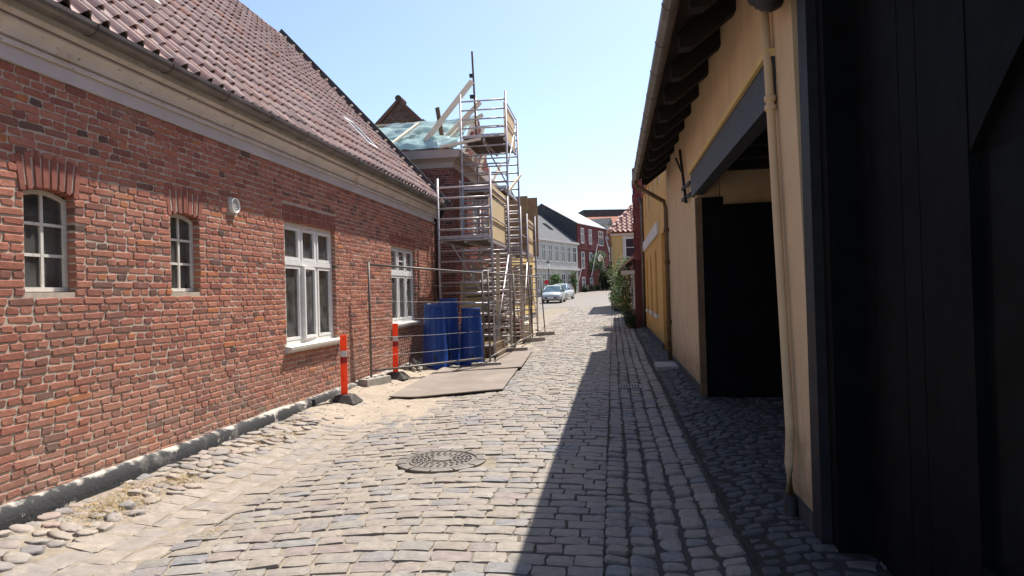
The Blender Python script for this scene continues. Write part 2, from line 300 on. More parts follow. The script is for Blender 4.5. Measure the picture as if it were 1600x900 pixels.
class Frame:
    """a wall plane: s along it, z up, d out of it"""
    def __init__(f, o, s, n): f.o = Vector(o); f.s = Vector(s).normalized(); f.n = Vector(n).normalized()
    def p(f, s, z, d): return f.o + f.s * s + f.n * d + Vector((0, 0, z))
    def box(f, mb, s0, s1, z0, z1, d0, d1):
        P = f.p; q = [P(s0, z0, d0), P(s1, z0, d0), P(s1, z0, d1), P(s0, z0, d1), P(s0, z1, d0), P(s1, z1, d0), P(s1, z1, d1), P(s0, z1, d1)]
        if f.s.cross(f.n).z < 0: q = [q[1], q[0], q[3], q[2], q[5], q[4], q[7], q[6]]
        return mb.hexa(q)
    def prism(f, mb, poly, d0, d1):
        return mb.prism([f.p(s, z, d0) for s, z in poly], f.n * (d1 - d0))
    def mtx(f, s, z, d, L, H, ang=0, tilt=0):
        B = Matrix((f.s, f.n, Vector((0, 0, 1)))).transposed().to_4x4()
        return Matrix.Translation(f.p(s, z, d)) @ B @ Matrix.Rotation(ang, 4, 'Y') @ Matrix.Diagonal((L, 1, H, 1))

IC = CAMR.transposed()
def proj(p):
    c = IC @ (Vector(p) - Vector((0, 0, CAMH)))
    if c.z > -.3: return None
    f = LENS / 36 * 1600
    return 800 - f * c.x / c.z, 450 + f * c.y / c.z, -c.z
class Pieces:
    """alike pieces from a small pool of meshes: the 300 that show largest as objects, the rest joined"""
    def __init__(s, name, rest, m, pool, smooth=False):
        s.name, s.rest, s.m, s.smooth = name, rest, m, smooth; s.items = []
        s.pool = [(np.array(v, float), f) for v, f in pool]
    def add(s, mtx, i=None): s.items.append((mtx, random.randrange(len(s.pool)) if i is None else i))
    def finish(s, parent, limit=300, visible=lambda p: True):
        L_ = rloc(parent); sc = []
        for k, (m, i) in enumerate(s.items):
            p = proj(m.translation)
            if p and -15 < p[0] < 1615 and -15 < p[1] < 915 and visible(m.translation): sc.append((p[2], k))
        sc.sort(); one = set(k for _, k in sc[:limit]); meshes = []
        for v, f in s.pool:
            me = bpy.data.meshes.new(s.name); me.from_pydata(v.tolist(), [], f); me.update()
            if s.smooth: me.shade_smooth()
            me.materials.append(M[s.m]); meshes.append(me)
        T = Matrix.Translation(-L_)
        for k in sorted(one):
            m, i = s.items[k]; o = bpy.data.objects.new(s.name, meshes[i]); COL.objects.link(o); o.parent = parent; o.matrix_basis = T @ m
        V = []; F_ = []; b = 0
        for k, (m, i) in enumerate(s.items):
            if k in one: continue
            v, f = s.pool[i]; a = np.array(T @ m)
            V.append(v @ a[:3, :3].T + a[:3, 3]); F_ += [tuple(j + b for j in (q if np.linalg.det(a[:3, :3]) > 0 else q[::-1])) for q in f]; b += len(v)
        if V:
            me = bpy.data.meshes.new(s.rest); me.from_pydata(np.concatenate(V).tolist(), [], F_); me.update()
            if s.smooth: me.shade_smooth()
            me.materials.append(M[s.m]); o = bpy.data.objects.new(s.rest, me); COL.objects.link(o); o.parent = parent; o['kind'] = 'stuff'

def brick_pool(n, Lb, Hb, depth=.1, jit=.004):
    """unit brick (x 0..1, z 0..1 are scaled); y is out of the wall"""
    pool = []; R_ = random.Random(3 + n)
    for _ in range(n):
        cx, cz = .011 / Lb, .011 / Hb; jx, jz = jit / Lb, jit / Hb
        o = [(cx, 0), (1 - cx, 0), (1, cz), (1, 1 - cz), (1 - cx, 1), (cx, 1), (0, 1 - cz), (0, cz)]
        o = [(x + R_.uniform(-jx, jx), z + R_.uniform(-jz, jz)) for x, z in o]
        f0 = R_.uniform(-.003, .002); tl = R_.uniform(-.003, .003)
        r0 = [(x, -depth, z) for x, z in o]; r1 = [(x, f0 - .005, z) for x, z in o]
        r2 = [(.5 + (x - .5) * (1 - .012 / Lb), f0 + tl * (x - .5), .5 + (z - .5) * (1 - .012 / Hb)) for x, z in o]
        fs = []
        for a in (0, 8):
            for j in range(8): fs.append((a + j, a + (j + 1) % 8, a + 8 + (j + 1) % 8, a + 8 + j)[::-1])
        fs.append(tuple(range(23, 15, -1)))
        pool.append((r0 + r1 + r2, fs))
    return pool
def free_runs(a, b, blocks):
    runs = [(a, b)]
    for (c, d) in blocks:
        nr = []
        for (x, y) in runs:
            if d <= x or c >= y: nr.append((x, y)); continue
            if c > x: nr.append((x, c))
            if d < y: nr.append((d, y))
        runs = nr
    return [r for r in runs if r[1] - r[0] > .03]
def lay_bricks(f, s0, s1, z0, z1, blocked, pl, ph, ch=.0667, d=.008, joint=.0125):
    """alternate courses of stretchers and headers; blocked = [(s0,s1,z0,z1)]; pl, ph = Pieces of long and short bricks"""
    z = z0; k = 0
    while z < z1 - .02:
        h = min(ch, z1 - z) - joint
        bl = [(b[0], b[1]) for b in blocked if b[2] < z + h - .012 and b[3] > z + .012]
        st = k % 2 == 0
        for (a, b) in free_runs(s0, s1, bl):
            x = a + (0 if a > s0 + 1e-6 else -random.uniform(0, .1)); first = True
            while x < b - .02:
                p = (.238 if st else .119) * random.uniform(.95, 1.05)
                if first and st: p = .178 if k % 4 == 0 else .119
                if random.random() < .03: p = .119 if st else .178
                if b - x - p < .07: p = b - x + (joint if b >= s1 - 1e-6 else 0)
                first = False
                Lb = p - joint
                xx = max(x, a)
                Lb -= xx - x
                if Lb > .02:
                    zz = z + random.uniform(-.0015, .0015)
                    (pl if Lb > .165 else ph).add(f.mtx(xx, zz, d + random.uniform(-.003, .002), Lb, h * random.uniform(.95, 1.03), random.uniform(-.006, .006)))
                x += p
        z += ch; k += 1
def wall_sheet(mb, f, s0, s1, z0, z1, holes, d=0, rev=.14):
    S = sorted(set([s0, s1] + [h[i] for h in holes for i in (0, 1) if s0 < h[i] < s1])); Z = sorted(set([z0, z1] + [h[i] for h in holes for i in (2, 3) if z0 < h[i] < z1]))
    flip = f.s.cross(Vector((0, 0, 1))).dot(f.n) < 0
    def q(*p): mb.quad(*(p if not flip else p[::-1]))
    for i in range(len(S) - 1):
        for j in range(len(Z) - 1):
            cs, cz = (S[i] + S[i + 1]) / 2, (Z[j] + Z[j + 1]) / 2
            if any(h[0] < cs < h[1] and h[2] < cz < h[3] for h in holes): continue
            q(f.p(S[i], Z[j], d), f.p(S[i + 1], Z[j], d), f.p(S[i + 1], Z[j + 1], d), f.p(S[i], Z[j + 1], d))
    for a, b, c, e in holes:
        q(f.p(a, c, d), f.p(a, e, d), f.p(a, e, d - rev), f.p(a, c, d - rev)); q(f.p(b, c, d), f.p(b, c, d - rev), f.p(b, e, d - rev), f.p(b, e, d))
        q(f.p(a, c, d), f.p(a, c, d - rev), f.p(b, c, d - rev), f.p(b, c, d)); q(f.p(a, e, d), f.p(b, e, d), f.p(b, e, d - rev), f.p(a, e, d - rev))
def ring(mb, f, s0, s1, z0, z1, w_, d0, d1):
    f.box(mb, s0, s0 + w_, z0, z1, d0, d1); f.box(mb, s1 - w_, s1, z0, z1, d0, d1)
    f.box(mb, s0 + w_, s1 - w_, z0, z0 + w_, d0, d1); f.box(mb, s0 + w_, s1 - w_, z1 - w_, z1, d0, d1)
def simple_window(root, f, s0, s1, z0, z1, cols=2, zs=(.62,), fw=.07, bar=.035, d0=-.02, d1=.03, m='white', g='dark_glass', name='window'):
    """casing, bars and one pane behind: for windows too far for more"""
    mb = MB(); ring(mb, f, s0, s1, z0, z1, fw, d0, d1)
    for i in range(1, cols):
        s = s0 + (s1 - s0) * i / cols; f.box(mb, s - bar / 2, s + bar / 2, z0 + fw, z1 - fw, d0, d1 - .008)
    cz = [z0 + (z1 - z0) * t for t in zs]; cs = [s0 + fw] + [s0 + (s1 - s0) * i / cols for i in range(1, cols)] + [s1 - fw]
    for z in cz:
        for i in range(cols):
            f.box(mb, cs[i] + (bar / 2 if i else 0), cs[i + 1] - (bar / 2 if i < cols - 1 else 0), z - bar / 2, z + bar / 2, d0, d1 - .012)
    o = mb.build(name, m, root); p = MB(); f.box(p, s0 + fw * .5, s1 - fw * .5, z0 + fw * .5, z1 - fw * .5, d0 - .01, d0 + .012); p.build('pane', g, o)
    return o

# ================================================================ GROUND
def grid_mesh(xs, ys, zf):
    mb = MB(); nx = len(xs)
    for y in ys:
        for x in xs: mb.v.append((x, y, zf(x, y)))
    for j in range(len(ys) - 1):
        for i in range(nx - 1): mb.f.append((j * nx + i, j * nx + i + 1, (j + 1) * nx + i + 1, (j + 1) * nx + i))
    return mb
def lin(a, b, st): n = max(1, round((b - a) / st)); return [a + (b - a) * i / n for i in range(n + 1)]
gx = [-300, -120, -60, -30, -18, -12, -8, -6, -5] + lin(-4.6, 1.6, .2) + [2, 3, 4.5, 6, 8, 12, 18, 30, 60, 120, 300]
gy = [-300, -100, -40, -15, -8] + lin(-4, 30, .4) + lin(31, 60, 1) + lin(62, 104, 2) + [115, 140, 200, 300, 600]
ground = grid_mesh(gx, gy, lambda x, y: G(x, y) - .06).build('ground', 'earth', smooth=True, kind='structure')
rx_ = lin(-4.5, 1.5, .12)
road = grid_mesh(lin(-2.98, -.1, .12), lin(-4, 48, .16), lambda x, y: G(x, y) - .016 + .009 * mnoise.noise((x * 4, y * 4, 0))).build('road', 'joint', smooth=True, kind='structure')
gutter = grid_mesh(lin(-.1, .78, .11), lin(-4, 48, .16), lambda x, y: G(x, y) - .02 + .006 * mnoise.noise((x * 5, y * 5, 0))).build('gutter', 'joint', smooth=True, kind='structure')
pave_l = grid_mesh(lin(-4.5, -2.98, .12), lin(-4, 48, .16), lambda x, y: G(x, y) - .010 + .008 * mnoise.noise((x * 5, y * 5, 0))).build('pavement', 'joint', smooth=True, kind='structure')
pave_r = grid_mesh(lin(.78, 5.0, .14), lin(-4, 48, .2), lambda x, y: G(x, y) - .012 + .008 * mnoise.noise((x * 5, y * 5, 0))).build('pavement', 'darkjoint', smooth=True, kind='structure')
def far_fn(n, geo, col, mix, mr, tex):
    b = n.nodes.new('ShaderNodeTexBrick'); n.links.new(geo.outputs['Position'], b.inputs['Vector'])
    b.inputs['Scale'].default_value = 1; b.inputs['Brick Width'].default_value = .24; b.inputs['Row Height'].default_value = .16; b.inputs['Mortar Size'].default_value = .012
    b.inputs['Color1'].default_value = (.235, .205, .175, 1); b.inputs['Color2'].default_value = (.19, .17, .15, 1); b.inputs['Mortar'].default_value = (.12, .10, .085, 1)
    return b.outputs[0]
M['farroad'] = mat('far_setts', (.3, .27, .24), .75, .25, var=None, bump=(6, .4, .02), fn=far_fn)
farroad = grid_mesh(lin(-14, 6, 1), lin(48, 104, 1), lambda x, y: G(x, y)).build('road', 'farroad', smooth=True, kind='structure')
verge = grid_mesh(lin(-14, -4.5, .5), lin(37.5, 48, .5), lambda x, y: G(x, y) - .012).build('road', 'farroad', smooth=True, kind='structure')

def sett_pool(n, seed, rad=.14, jit=.05, pillow=.12, drop=.09):
    """unit stones 1 x 1, top at z = 0"""
    R_ = random.Random(seed); pool = []
    for _ in range(n):
        c = rad
        o = [(c, 0), (.5, -.015), (1 - c, 0), (1, c), (1.01, .5), (1, 1 - c), (1 - c, 1), (.5, 1.015), (c, 1), (0, 1 - c), (-.01, .5), (0, c)]
        o = [(x - .5 + R_.uniform(-jit, jit), y - .5 + R_.uniform(-jit, jit)) for x, y in o]; k = len(o)
        z0 = [R_.uniform(-.012, .004) for _ in o]
        r = [(x, y, -drop) for x, y in o] + [(x, y, -.020 + a) for (x, y), a in zip(o, z0)] + [(x * (1 - pillow), y * (1 - pillow), -.004 + a * .55) for (x, y), a in zip(o, z0)] + [(x * .55, y * .55, R_.uniform(-.0035, .0005)) for x, y in o]
        fs = []
        for a in range(0, 3 * k, k):
            for j in range(k): fs.append((a + j, a + (j + 1) % k, a + k + (j + 1) % k, a + k + j))
        fs.append(tuple(range(3 * k, 4 * k))); pool.append((r, fs))
    return pool
def stone_mtx(x, y, wx, wy, ang, dz=0, tilt=.03):
    e = .08
    nx = -(G(x + e, y) - G(x - e, y)) / (2 * e); ny = -(G(x, y + e) - G(x, y - e)) / (2 * e)
    n = Vector((nx + random.gauss(0, tilt), ny + random.gauss(0, tilt), 1)).normalized()
    q = Vector((0, 0, 1)).rotation_difference(n).to_matrix().to_4x4()
    return Matrix.Translation((x, y, G(x, y) + dz)) @ q @ Matrix.Rotation(ang, 4, 'Z') @ Matrix.Diagonal((wx, wy, 1, 1))
MHX, MHY = -1.71, 6.38           # manhole
def clear(x, y, m=0):
    if ((x - MHX) / (.44 + m)) ** 2 + ((y - MHY) / (.44 + m)) ** 2 < 1: return False
    if abs(x - .22) < .2 and abs(y - 11.6) < .22: return False
    return True
setts = Pieces('sett', 'small_setts', 'sett', sett_pool(16, 1, rad=.06, pillow=.045, jit=.04))
y = 2.0
while y < 48:
    row = .155 * random.uniform(.88, 1.14) * (1 if y < 30 else 1.5)
    x = -2.98 + random.uniform(-.1, .05)
    while x < -.12:
        L_ = random.uniform(.17, .29) * (1 if y < 30 else 1.4)
        if -.1 - x < .3: L_ = -.1 - x
        cx = x + L_ / 2
        bend = -.05 * (cx + .1) ** 2 * (1 - sstep(14, 24, y))
        ang = -math.atan(-.1 * (cx + .1)) * -1 * (1 - sstep(14, 24, y))
        cy = y + row / 2 + bend
        if clear(cx, cy, .045): setts.add(stone_mtx(cx, cy, L_ - .006, row - .017, ang + random.gauss(0, .02), random.uniform(-.006, .006), .02))
        x += L_
    y += row
setts.finish(road)
# five lines of setts along the gutter
gs = Pieces('sett', 'small_setts', 'sett', sett_pool(10, 2, rad=.12, pillow=.12))
for k in range(5):
    y = 2.0 + random.uniform(0, .1)
    while y < 46:
        L_ = random.uniform(.125, .21) * (1 if y < 30 else 1.5); cx = -.1 + .172 * (k + .5) + .01 * math.sin(y * .9 + k)
        if clear(cx, y + L_ / 2): gs.add(stone_mtx(cx, y + L_ / 2, .157 + random.uniform(-.01, .006), L_ - .014, random.gauss(0, .05), random.uniform(-.012, .010), .06))
        y += L_
gs.finish(gutter)
# right hand pavement and the setts running into the gateway
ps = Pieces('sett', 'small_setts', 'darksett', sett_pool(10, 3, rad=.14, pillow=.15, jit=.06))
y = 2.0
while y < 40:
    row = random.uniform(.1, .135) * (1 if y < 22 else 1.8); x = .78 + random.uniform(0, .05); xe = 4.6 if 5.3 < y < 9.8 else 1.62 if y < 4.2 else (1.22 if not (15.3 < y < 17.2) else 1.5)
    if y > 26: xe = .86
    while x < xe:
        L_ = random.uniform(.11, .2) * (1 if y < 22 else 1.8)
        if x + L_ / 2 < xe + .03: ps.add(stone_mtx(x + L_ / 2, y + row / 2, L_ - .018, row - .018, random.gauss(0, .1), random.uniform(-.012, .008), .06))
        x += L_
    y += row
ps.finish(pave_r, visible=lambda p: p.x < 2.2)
# left: flat sandy setts beside the road, then rounded fieldstones up to the wall
fl = Pieces('sett', 'small_setts', 'flag', sett_pool(12, 4, rad=.06, pillow=.03, jit=.045))
for k in range(3):
    y = 2.0 + random.uniform(0, .2)
    while y < 40:
        L_ = random.uniform(.17, .3); wx = .25; cx = -2.98 - wx * (k + .5) + .015 * math.sin(y * 1.3 + k)
        fl.add(stone_mtx(cx, y + L_ / 2, wx - .008, L_ - .01, random.gauss(0, .03), random.uniform(-.005, .003), .025)); y += L_
fl.finish(pave_l)
fs_ = Pieces('cobblestone', 'small_cobblestones', 'field', sett_pool(12, 5, rad=.3, pillow=.26, jit=.08, drop=.08), smooth=True)
y = 2.0
while y < 18:
    x = -4.3 + random.uniform(-.03, .03); ry = random.uniform(.095, .15)
    while x < -3.74:
        L_ = random.uniform(.10, .21)
        if x + L_ < -3.62: fs_.add(stone_mtx(x + L_ / 2, y + ry / 2 + random.uniform(-.015, .015), L_ + .012, ry * random.uniform(1.0, 1.25), random.gauss(0, .3), random.uniform(-.008, .016), .1))
        x += L_
    y += ry
fs_.finish(pave_l)
def sand_h(x, y):
    n = mnoise.noise((x * 1.6, y * 1.1, 3)) * .022 + mnoise.noise((x * 6, y * 6, 1)) * .012 + mnoise.noise((x * 17, y * 17, 2)) * .006
    m = .022 * sstep(7.2, 9.6, y) * (1 - sstep(24, 28, y)) * sstep(-2.3, -3.5, x) - .012 - .03 * (1 - sstep(6.5, 8.5, y))
    if y > 10: m += .02 * sstep(-2.4, -3.2, x)
    return G(x, y) + m + n * (.5 + .5 * sstep(7, 9, y))
grid_mesh(lin(-4.4, -2.0, .05), lin(6.4, 27, .07), sand_h).build('sand', 'sand', smooth=True, kind='stuff')
mb = MB()
for (cx, cy, rx, ry, n) in ((-3.95, 4.75, .16, .34, 900), (-3.9, 5.5, .12, .2, 330), (-4.0, 7.0, .1, .25, 300), (-3.8, 7.4, .1, .3, 260), (-4.1, 5.15, .08, .2, 200), (-2.9, 4.4, .05, .08, 60), (-4.1, 8.0, .06, .3, 140)):
    for _ in range(n):
        x = random.gauss(cx, rx * .75); yy = random.gauss(cy, ry * .6)
        if x < -4.24: continue
        a = random.uniform(0, 6.28); l = random.uniform(.02, .06); h = random.uniform(.002, .02); z = G(x, yy) + .001
        dx, dy = math.cos(a), math.sin(a)
        mb.add([(x - dy * .003, yy + dx * .003, z), (x + dy * .003, yy - dx * .003, z), (x + dx * l, yy + dy * l, z + h)], [(0, 1, 2)])
mb.build('dry_grass', 'drygrass', kind='stuff')

# ================================================================ LEFT BRICK HOUSE
WX = -4.36
house = empty('brick_house', (WX, 9, .1), 'low red brick house with clay pantile roof along the left side', 'house')
LF = Frame((WX, 0, 0), (0, 1, 0), (1, 0, 0))
W1 = (4.40, 4.87, 1.77, 2.57); W2 = (6.08, 6.54, 1.77, 2.57); W3 = (8.42, 10.06, 1.03, 2.73); W4 = (12.78, 14.42, 1.12, 2.70)
holes = [W1, W2, W3, W4]
HY0, HY1, WT = 1.4, 16.05, 3.47
mb = MB(); e = .007
wall_sheet(mb, LF, HY0, HY1, .0, WT + .05, [(a - e, b + e, c - e, d + e) for a, b, c, d in holes], 0, .16)
mb.quad((WX, HY1, 0), (WX - 8, HY1, 0), (WX - 8, HY1, WT), (WX, HY1, WT)); mb.quad((WX - 8, HY0, 0), (WX - 8, HY1, 0), (WX - 8, HY1, WT), (WX - 8, HY0, WT)); mb.quad((WX, HY0, 0), (WX, HY0, WT), (WX - 8, HY0, WT), (WX - 8, HY0, 0))
mb.build('wall', 'mortar', house)
blocked = []
for (a, b, c, d) in (W1, W2): blocked += [(a, b, c, d), (a - .045, b + .045, d - .045, d + .24)]
for (a, b, c, d) in (W3, W4): blocked += [(a, b, c, d), (a - .05, b + .05, d - .01, d + .245), (a - .06, b + .10, c - .12, c)]
blocked.append((7.10, 7.30, 2.68, 2.86))
pl = Pieces('brick', 'small_bricks', 'brick', brick_pool(14, .226, .056, jit=.007)); ph = Pieces('brick', 'small_bricks', 'brick', brick_pool(14, .108, .056, jit=.007))
lay_bricks(LF, HY0, HY1, .20, WT, blocked, pl, ph)
vp = Pieces('brick', 'arch_bricks', 'brick_arch', brick_pool(6, .226, .056))
def fan(a, b, base, rise, h, n, splay):
    c = (a + b) / 2; hw = (b - a) / 2
    for i in range(n):
        t = -1 + 2 * (i + .5) / n; s = c + t * (hw + .02); z = base + rise * (1 - t * t); th = t * splay
        wd = 2 * (hw + .02) / n - .010
        Bm = Matrix((LF.s, LF.n, Vector((0, 0, 1)))).transposed().to_4x4()
        # local x (the brick's length) turned up
        m = Matrix.Translation(LF.p(s, z, .009 + random.uniform(-.003, .003))) @ Bm @ Matrix.Rotation(-math.pi / 2 + th, 4, 'Y') @ Matrix.Translation((0, 0, -wd / 2)) @ Matrix.Diagonal((h * random.uniform(.95, 1.04), 1, wd, 1))
        vp.add(m)
for (a, b, c, d) in (W1, W2): fan(a - .03, b + .03, d - .055, .055, .285, 8 if a < 5 else 7, .16)
for (a, b, c, d) in (W3, W4): fan(a - .03, b + .03, d + .003, 0, .112, 22, .0); fan(a - .03, b + .03, d + .122, 0, .108, 22, .0)
pl.finish(house, 150); ph.finish(house, 110); vp.finish(house, 40)
# plinth
mb = MB(); ys = lin(HY0, HY1, .1); prof = [(-.02, .245), (.03, .235), (.075, .205), (.085, .12), (.095, -.02)]
for yy in ys:
    for i, (d, z) in enumerate(prof):
        n = mnoise.noise((yy * 2, z * 6, 2)) * .008 + mnoise.noise((yy * 9, z * 12, 5)) * .007
        mb.v.append((WX + d + (n if i else 0), yy, z + .02 * mnoise.noise((yy * 1.2, 0, 7)) + n * .8 + (.06 * sstep(9, 12, yy) if i > 3 else 0)))
k = len(prof)
for j in range(len(ys) - 1):
    for i in range(k - 1): mb.f.append((j * k + i, j * k + i + 1, (j + 1) * k + i + 1, (j + 1) * k + i))
mb.build('plinth', 'plinth', house, smooth=True)
# cornice (profile d, z) and gutter
def run(mb, prof, y0, y1, x0=WX): return mb.prism([(x0 + d, y0, z) for d, z in prof], (0, y1 - y0, 0))
mb = run(MB(), [(-.1, WT - .005), (.025, WT - .005), (.025, WT + .115), (-.1, WT + .115)], HY0, HY1 + .1)
mb.build('frieze', 'frieze', house, recalc=True)
mb = run(MB(), [(-.1, WT + .117), (.05, WT + .117), (.05, WT + .15), (.028, WT + .156), (.03, WT + .175), (.062, WT + .18), (.066, WT + .2), (.078, WT + .225), (.10, WT + .25), (.13, WT + .268), (.13, WT + .285), (.105, WT + .292), (.108, WT + .306), (.148, WT + .312), (.165, WT + .335), (.168, WT + .39), (-.1, WT + .39)], HY0, HY1 + .12)
mb.build('cornice', 'cornice', house, recalc=True)
def gutter_prof(cx, cz, r, t=.006, n=9):
    o = [(cx + r * math.cos(math.pi + math.pi * i / n), cz + r * math.sin(math.pi + math.pi * i / n)) for i in range(n + 1)]
    return o + [(cx + (r - t) * math.cos(2 * math.pi - math.pi * i / n), cz + (r - t) * math.sin(2 * math.pi - math.pi * i / n)) for i in range(n + 1)]
GX, GZ = WX + .245, WT + .445
mb = MB(); mb.prism([(x, HY0, z) for x, z in gutter_prof(GX, GZ, .088)], (0, HY1 + .1 - HY0, 0)); g_ = mb.build('gutter_channel', 'zinc', house, recalc=True)
for i in range(16):
    yy = 2.0 + i * .93; mb = MB(); mb.prism([(x, yy, z) for x, z in gutter_prof(GX, GZ, .094, .008)], (0, .035, 0)); mb.build('gutter_joint', 'zinc', g_, recalc=True)
mb = MB(); mb.tube([(GX, HY1 - .02, GZ - .06), (GX, HY1 - .02, GZ - .2), (WX + .1, HY1 - .02, GZ - .5), (WX + .09, HY1 - .02, .15)], .05, 10); mb.build('downpipe', 'black_iron', house, smooth=True)
# pantile roof
E0 = Vector((WX + .25, 0, WT + .418)); R0 = Vector((-8.34, 0, 8.46)); sl = (R0 - E0); SLEN = sl.length; sl.normalize(); rn = Vector((-sl.z, 0, sl.x)); rn = rn if rn.z > 0 else -rn
def tile_pool(n):
    out = []; R_ = random.Random(11)
    px = [0, .12, .28, .44, .58, .68, .78, .88, .97, 1.06]; pz = [.014, .002, -.006, -.002, .012, .040, .056, .055, .036, .008]
    for _ in range(n):
        k = len(px); v = []; tw = R_.uniform(-.004, .004); lift = R_.uniform(.018, .028)
        for (yy, dz, q) in ((0, lift, 1.12), (1.12, 0, .85)):
            for x, z in zip(px, pz): v.append((x, yy, z * q + dz + tw * x))
        for x, z in zip(px, pz): v.append((x, .012, z * 1.12 + lift - .012 + tw * x))
        f = [(i, i + 1, k + i + 1, k + i) for i in range(k - 1)] + [(2 * k + i, 2 * k + i + 1, i + 1, i) for i in range(k - 1)]
        out.append((v, f))
    return out
TW, TL = .205, .33
tiles = Pieces('roof_tile', 'small_roof_tiles', 'tile', tile_pool(8))
nc = int((HY1 + .1 - HY0) / TW); nr = int(SLEN / TL)
for i in range(nc):
    for j in range(nr + 1):
        sag = .03 * math.sin(i * .13) + .022 * mnoise.noise((i * .25, j * .25, 0)) + random.gauss(0, .003) - .03 * math.sin(math.pi * j / nr)
        o = E0 + sl * (j * TL) + rn * (sag + .02) + Vector((0, HY1 + .08 - i * TW, 0))
        B = Matrix((Vector((0, -1, 0)), sl, rn)).transposed().to_4x4()
        Ls = TL if j < nr else (SLEN - nr * TL) / 1.12
        tiles.add(Matrix.Translation(o) @ B @ Matrix.Rotation(random.gauss(0, .012), 4, 'Z') @ Matrix.Diagonal((TW, Ls * random.uniform(.985, 1.015), 1.15, 1)))
roof = MB(); a = E0 - rn * .13; b_ = R0 - rn * .13
roof.quad((a.x, HY0, a.z), (a.x, HY1 + .1, a.z), (b_.x, HY1 + .1, b_.z), (b_.x, HY0, b_.z))
bk = Vector((2 * R0.x - E0.x, 0, E0.z)); roof.quad((b_.x, HY0, b_.z), (b_.x, HY1 + .1, b_.z), (bk.x, HY1 + .1, bk.z), (bk.x, HY0, bk.z))
roof.quad((a.x, HY1, WT), (bk.x, HY1, WT), (b_.x, HY1, b_.z)); roof.quad((a.x, HY0, WT), (b_.x, HY0, b_.z), (bk.x, HY0, WT))
rf = roof.build('roof', 'rafter', house)
tiles.finish(rf, 300)
mb = MB()
for i in range(40):
    y0 = HY0 + i * .37
    if y0 > HY1: break
    pr = [(R0.x + .11 * math.cos(t), R0.z - .02 + .1 * math.sin(t)) for t in [math.pi * q / 6 for q in range(7)]]
    mb.prism([(x, y0, z + .01 * (i % 2)) for x, z in pr], (0, .38, 0))
mb.build('ridge_tiles', 'tile', rf, kind='stuff', recalc=True)
# dark verge board with lumps of mortar along it
mb = MB(); P0 = E0 + rn * .0 - sl * .05; P1 = R0 + rn * .0 + sl * .15
q = [P0 - rn * .12, P1 - rn * .12, P1 + rn * .19, P0 + rn * .19]; mb.prism([(v.x, HY1 + .11, v.z) for v in q], (0, .05, 0)); vb = mb.build('verge_board', 'bluewood', house, recalc=True)
for t in lin(.3, 6.1, .325):
    p = E0 + sl * t + rn * .085; mb = MB(); mb.lathe((p.x, HY1 + .07, p.z - .02), [(.001, 0), (.05, .02), (.04, .06), (.001, .075)], 6); mb.build('mortar_lump', 'mortar', vb, smooth=True)
# roof windows lying in the tiles
def skylight(yc, t0, t1, wd):
    B = Frame.__new__(Frame)
    def P(s, t, h): v = E0 + sl * t + rn * h; return Vector((v.x, yc + s, v.z))
    def bx(mb, s0, s1, t0, t1, h0, h1): return mb.hexa([P(s0, t0, h0), P(s0, t1, h0), P(s1, t1, h0), P(s1, t0, h0), P(s0, t0, h1), P(s0, t1, h1), P(s1, t1, h1), P(s1, t0, h1)])
    mb = MB(); f = .05
    bx(mb, -wd / 2, -wd / 2 + f, t0, t1, .02, .13); bx(mb, wd / 2 - f, wd / 2, t0, t1, .02, .13); bx(mb, -wd / 2 + f, wd / 2 - f, t0, t0 + f, .02, .13); bx(mb, -wd / 2 + f, wd / 2 - f, t1 - f, t1, .02, .13)
    o = mb.build('skylight', 'white', rf, recalc=True); mb = MB(); bx(mb, -wd / 2 + f, wd / 2 - f, t0 + f, t1 - f, .03, .1); mb.build('pane', 'dark_glass', o, recalc=True)
skylight(6.75, 1.55, 2.25, .5); skylight(13.0, 1.05, 1.85, .5)
# wall vent
mb = MB(); VC = (7.2, 2.77)
def disc(mb, f, s, z, prof, n=20):
    b = len(mb.v)
    for r, d in prof:
        for j in range(n): mb.v.append(tuple(f.p(s + r * math.cos(2 * math.pi * j / n), z + r * math.sin(2 * math.pi * j / n), d)))
    for i in range(len(prof) - 1):
        for j in range(n): mb.f.append((b + i * n + j, b + i * n + (j + 1) % n, b + (i + 1) * n + (j + 1) % n, b + (i + 1) * n + j))
    return mb
disc(mb, LF, *VC, [(.088, -.02), (.09, .035), (.085, .045), (.075, .04), (.07, .012), (.0001, .012)]); v_ = mb.build('vent', 'white', house, smooth=False)
for i in range(6):
    z = VC[1] - .055 + i * .021; hw = math.sqrt(max(0, .068 ** 2 - (z - VC[1]) ** 2)); mb = MB(); LF.box(mb, VC[0] - hw, VC[0] + hw, z, z + .006, .014, .03); mb.build('slat', 'white', v_)

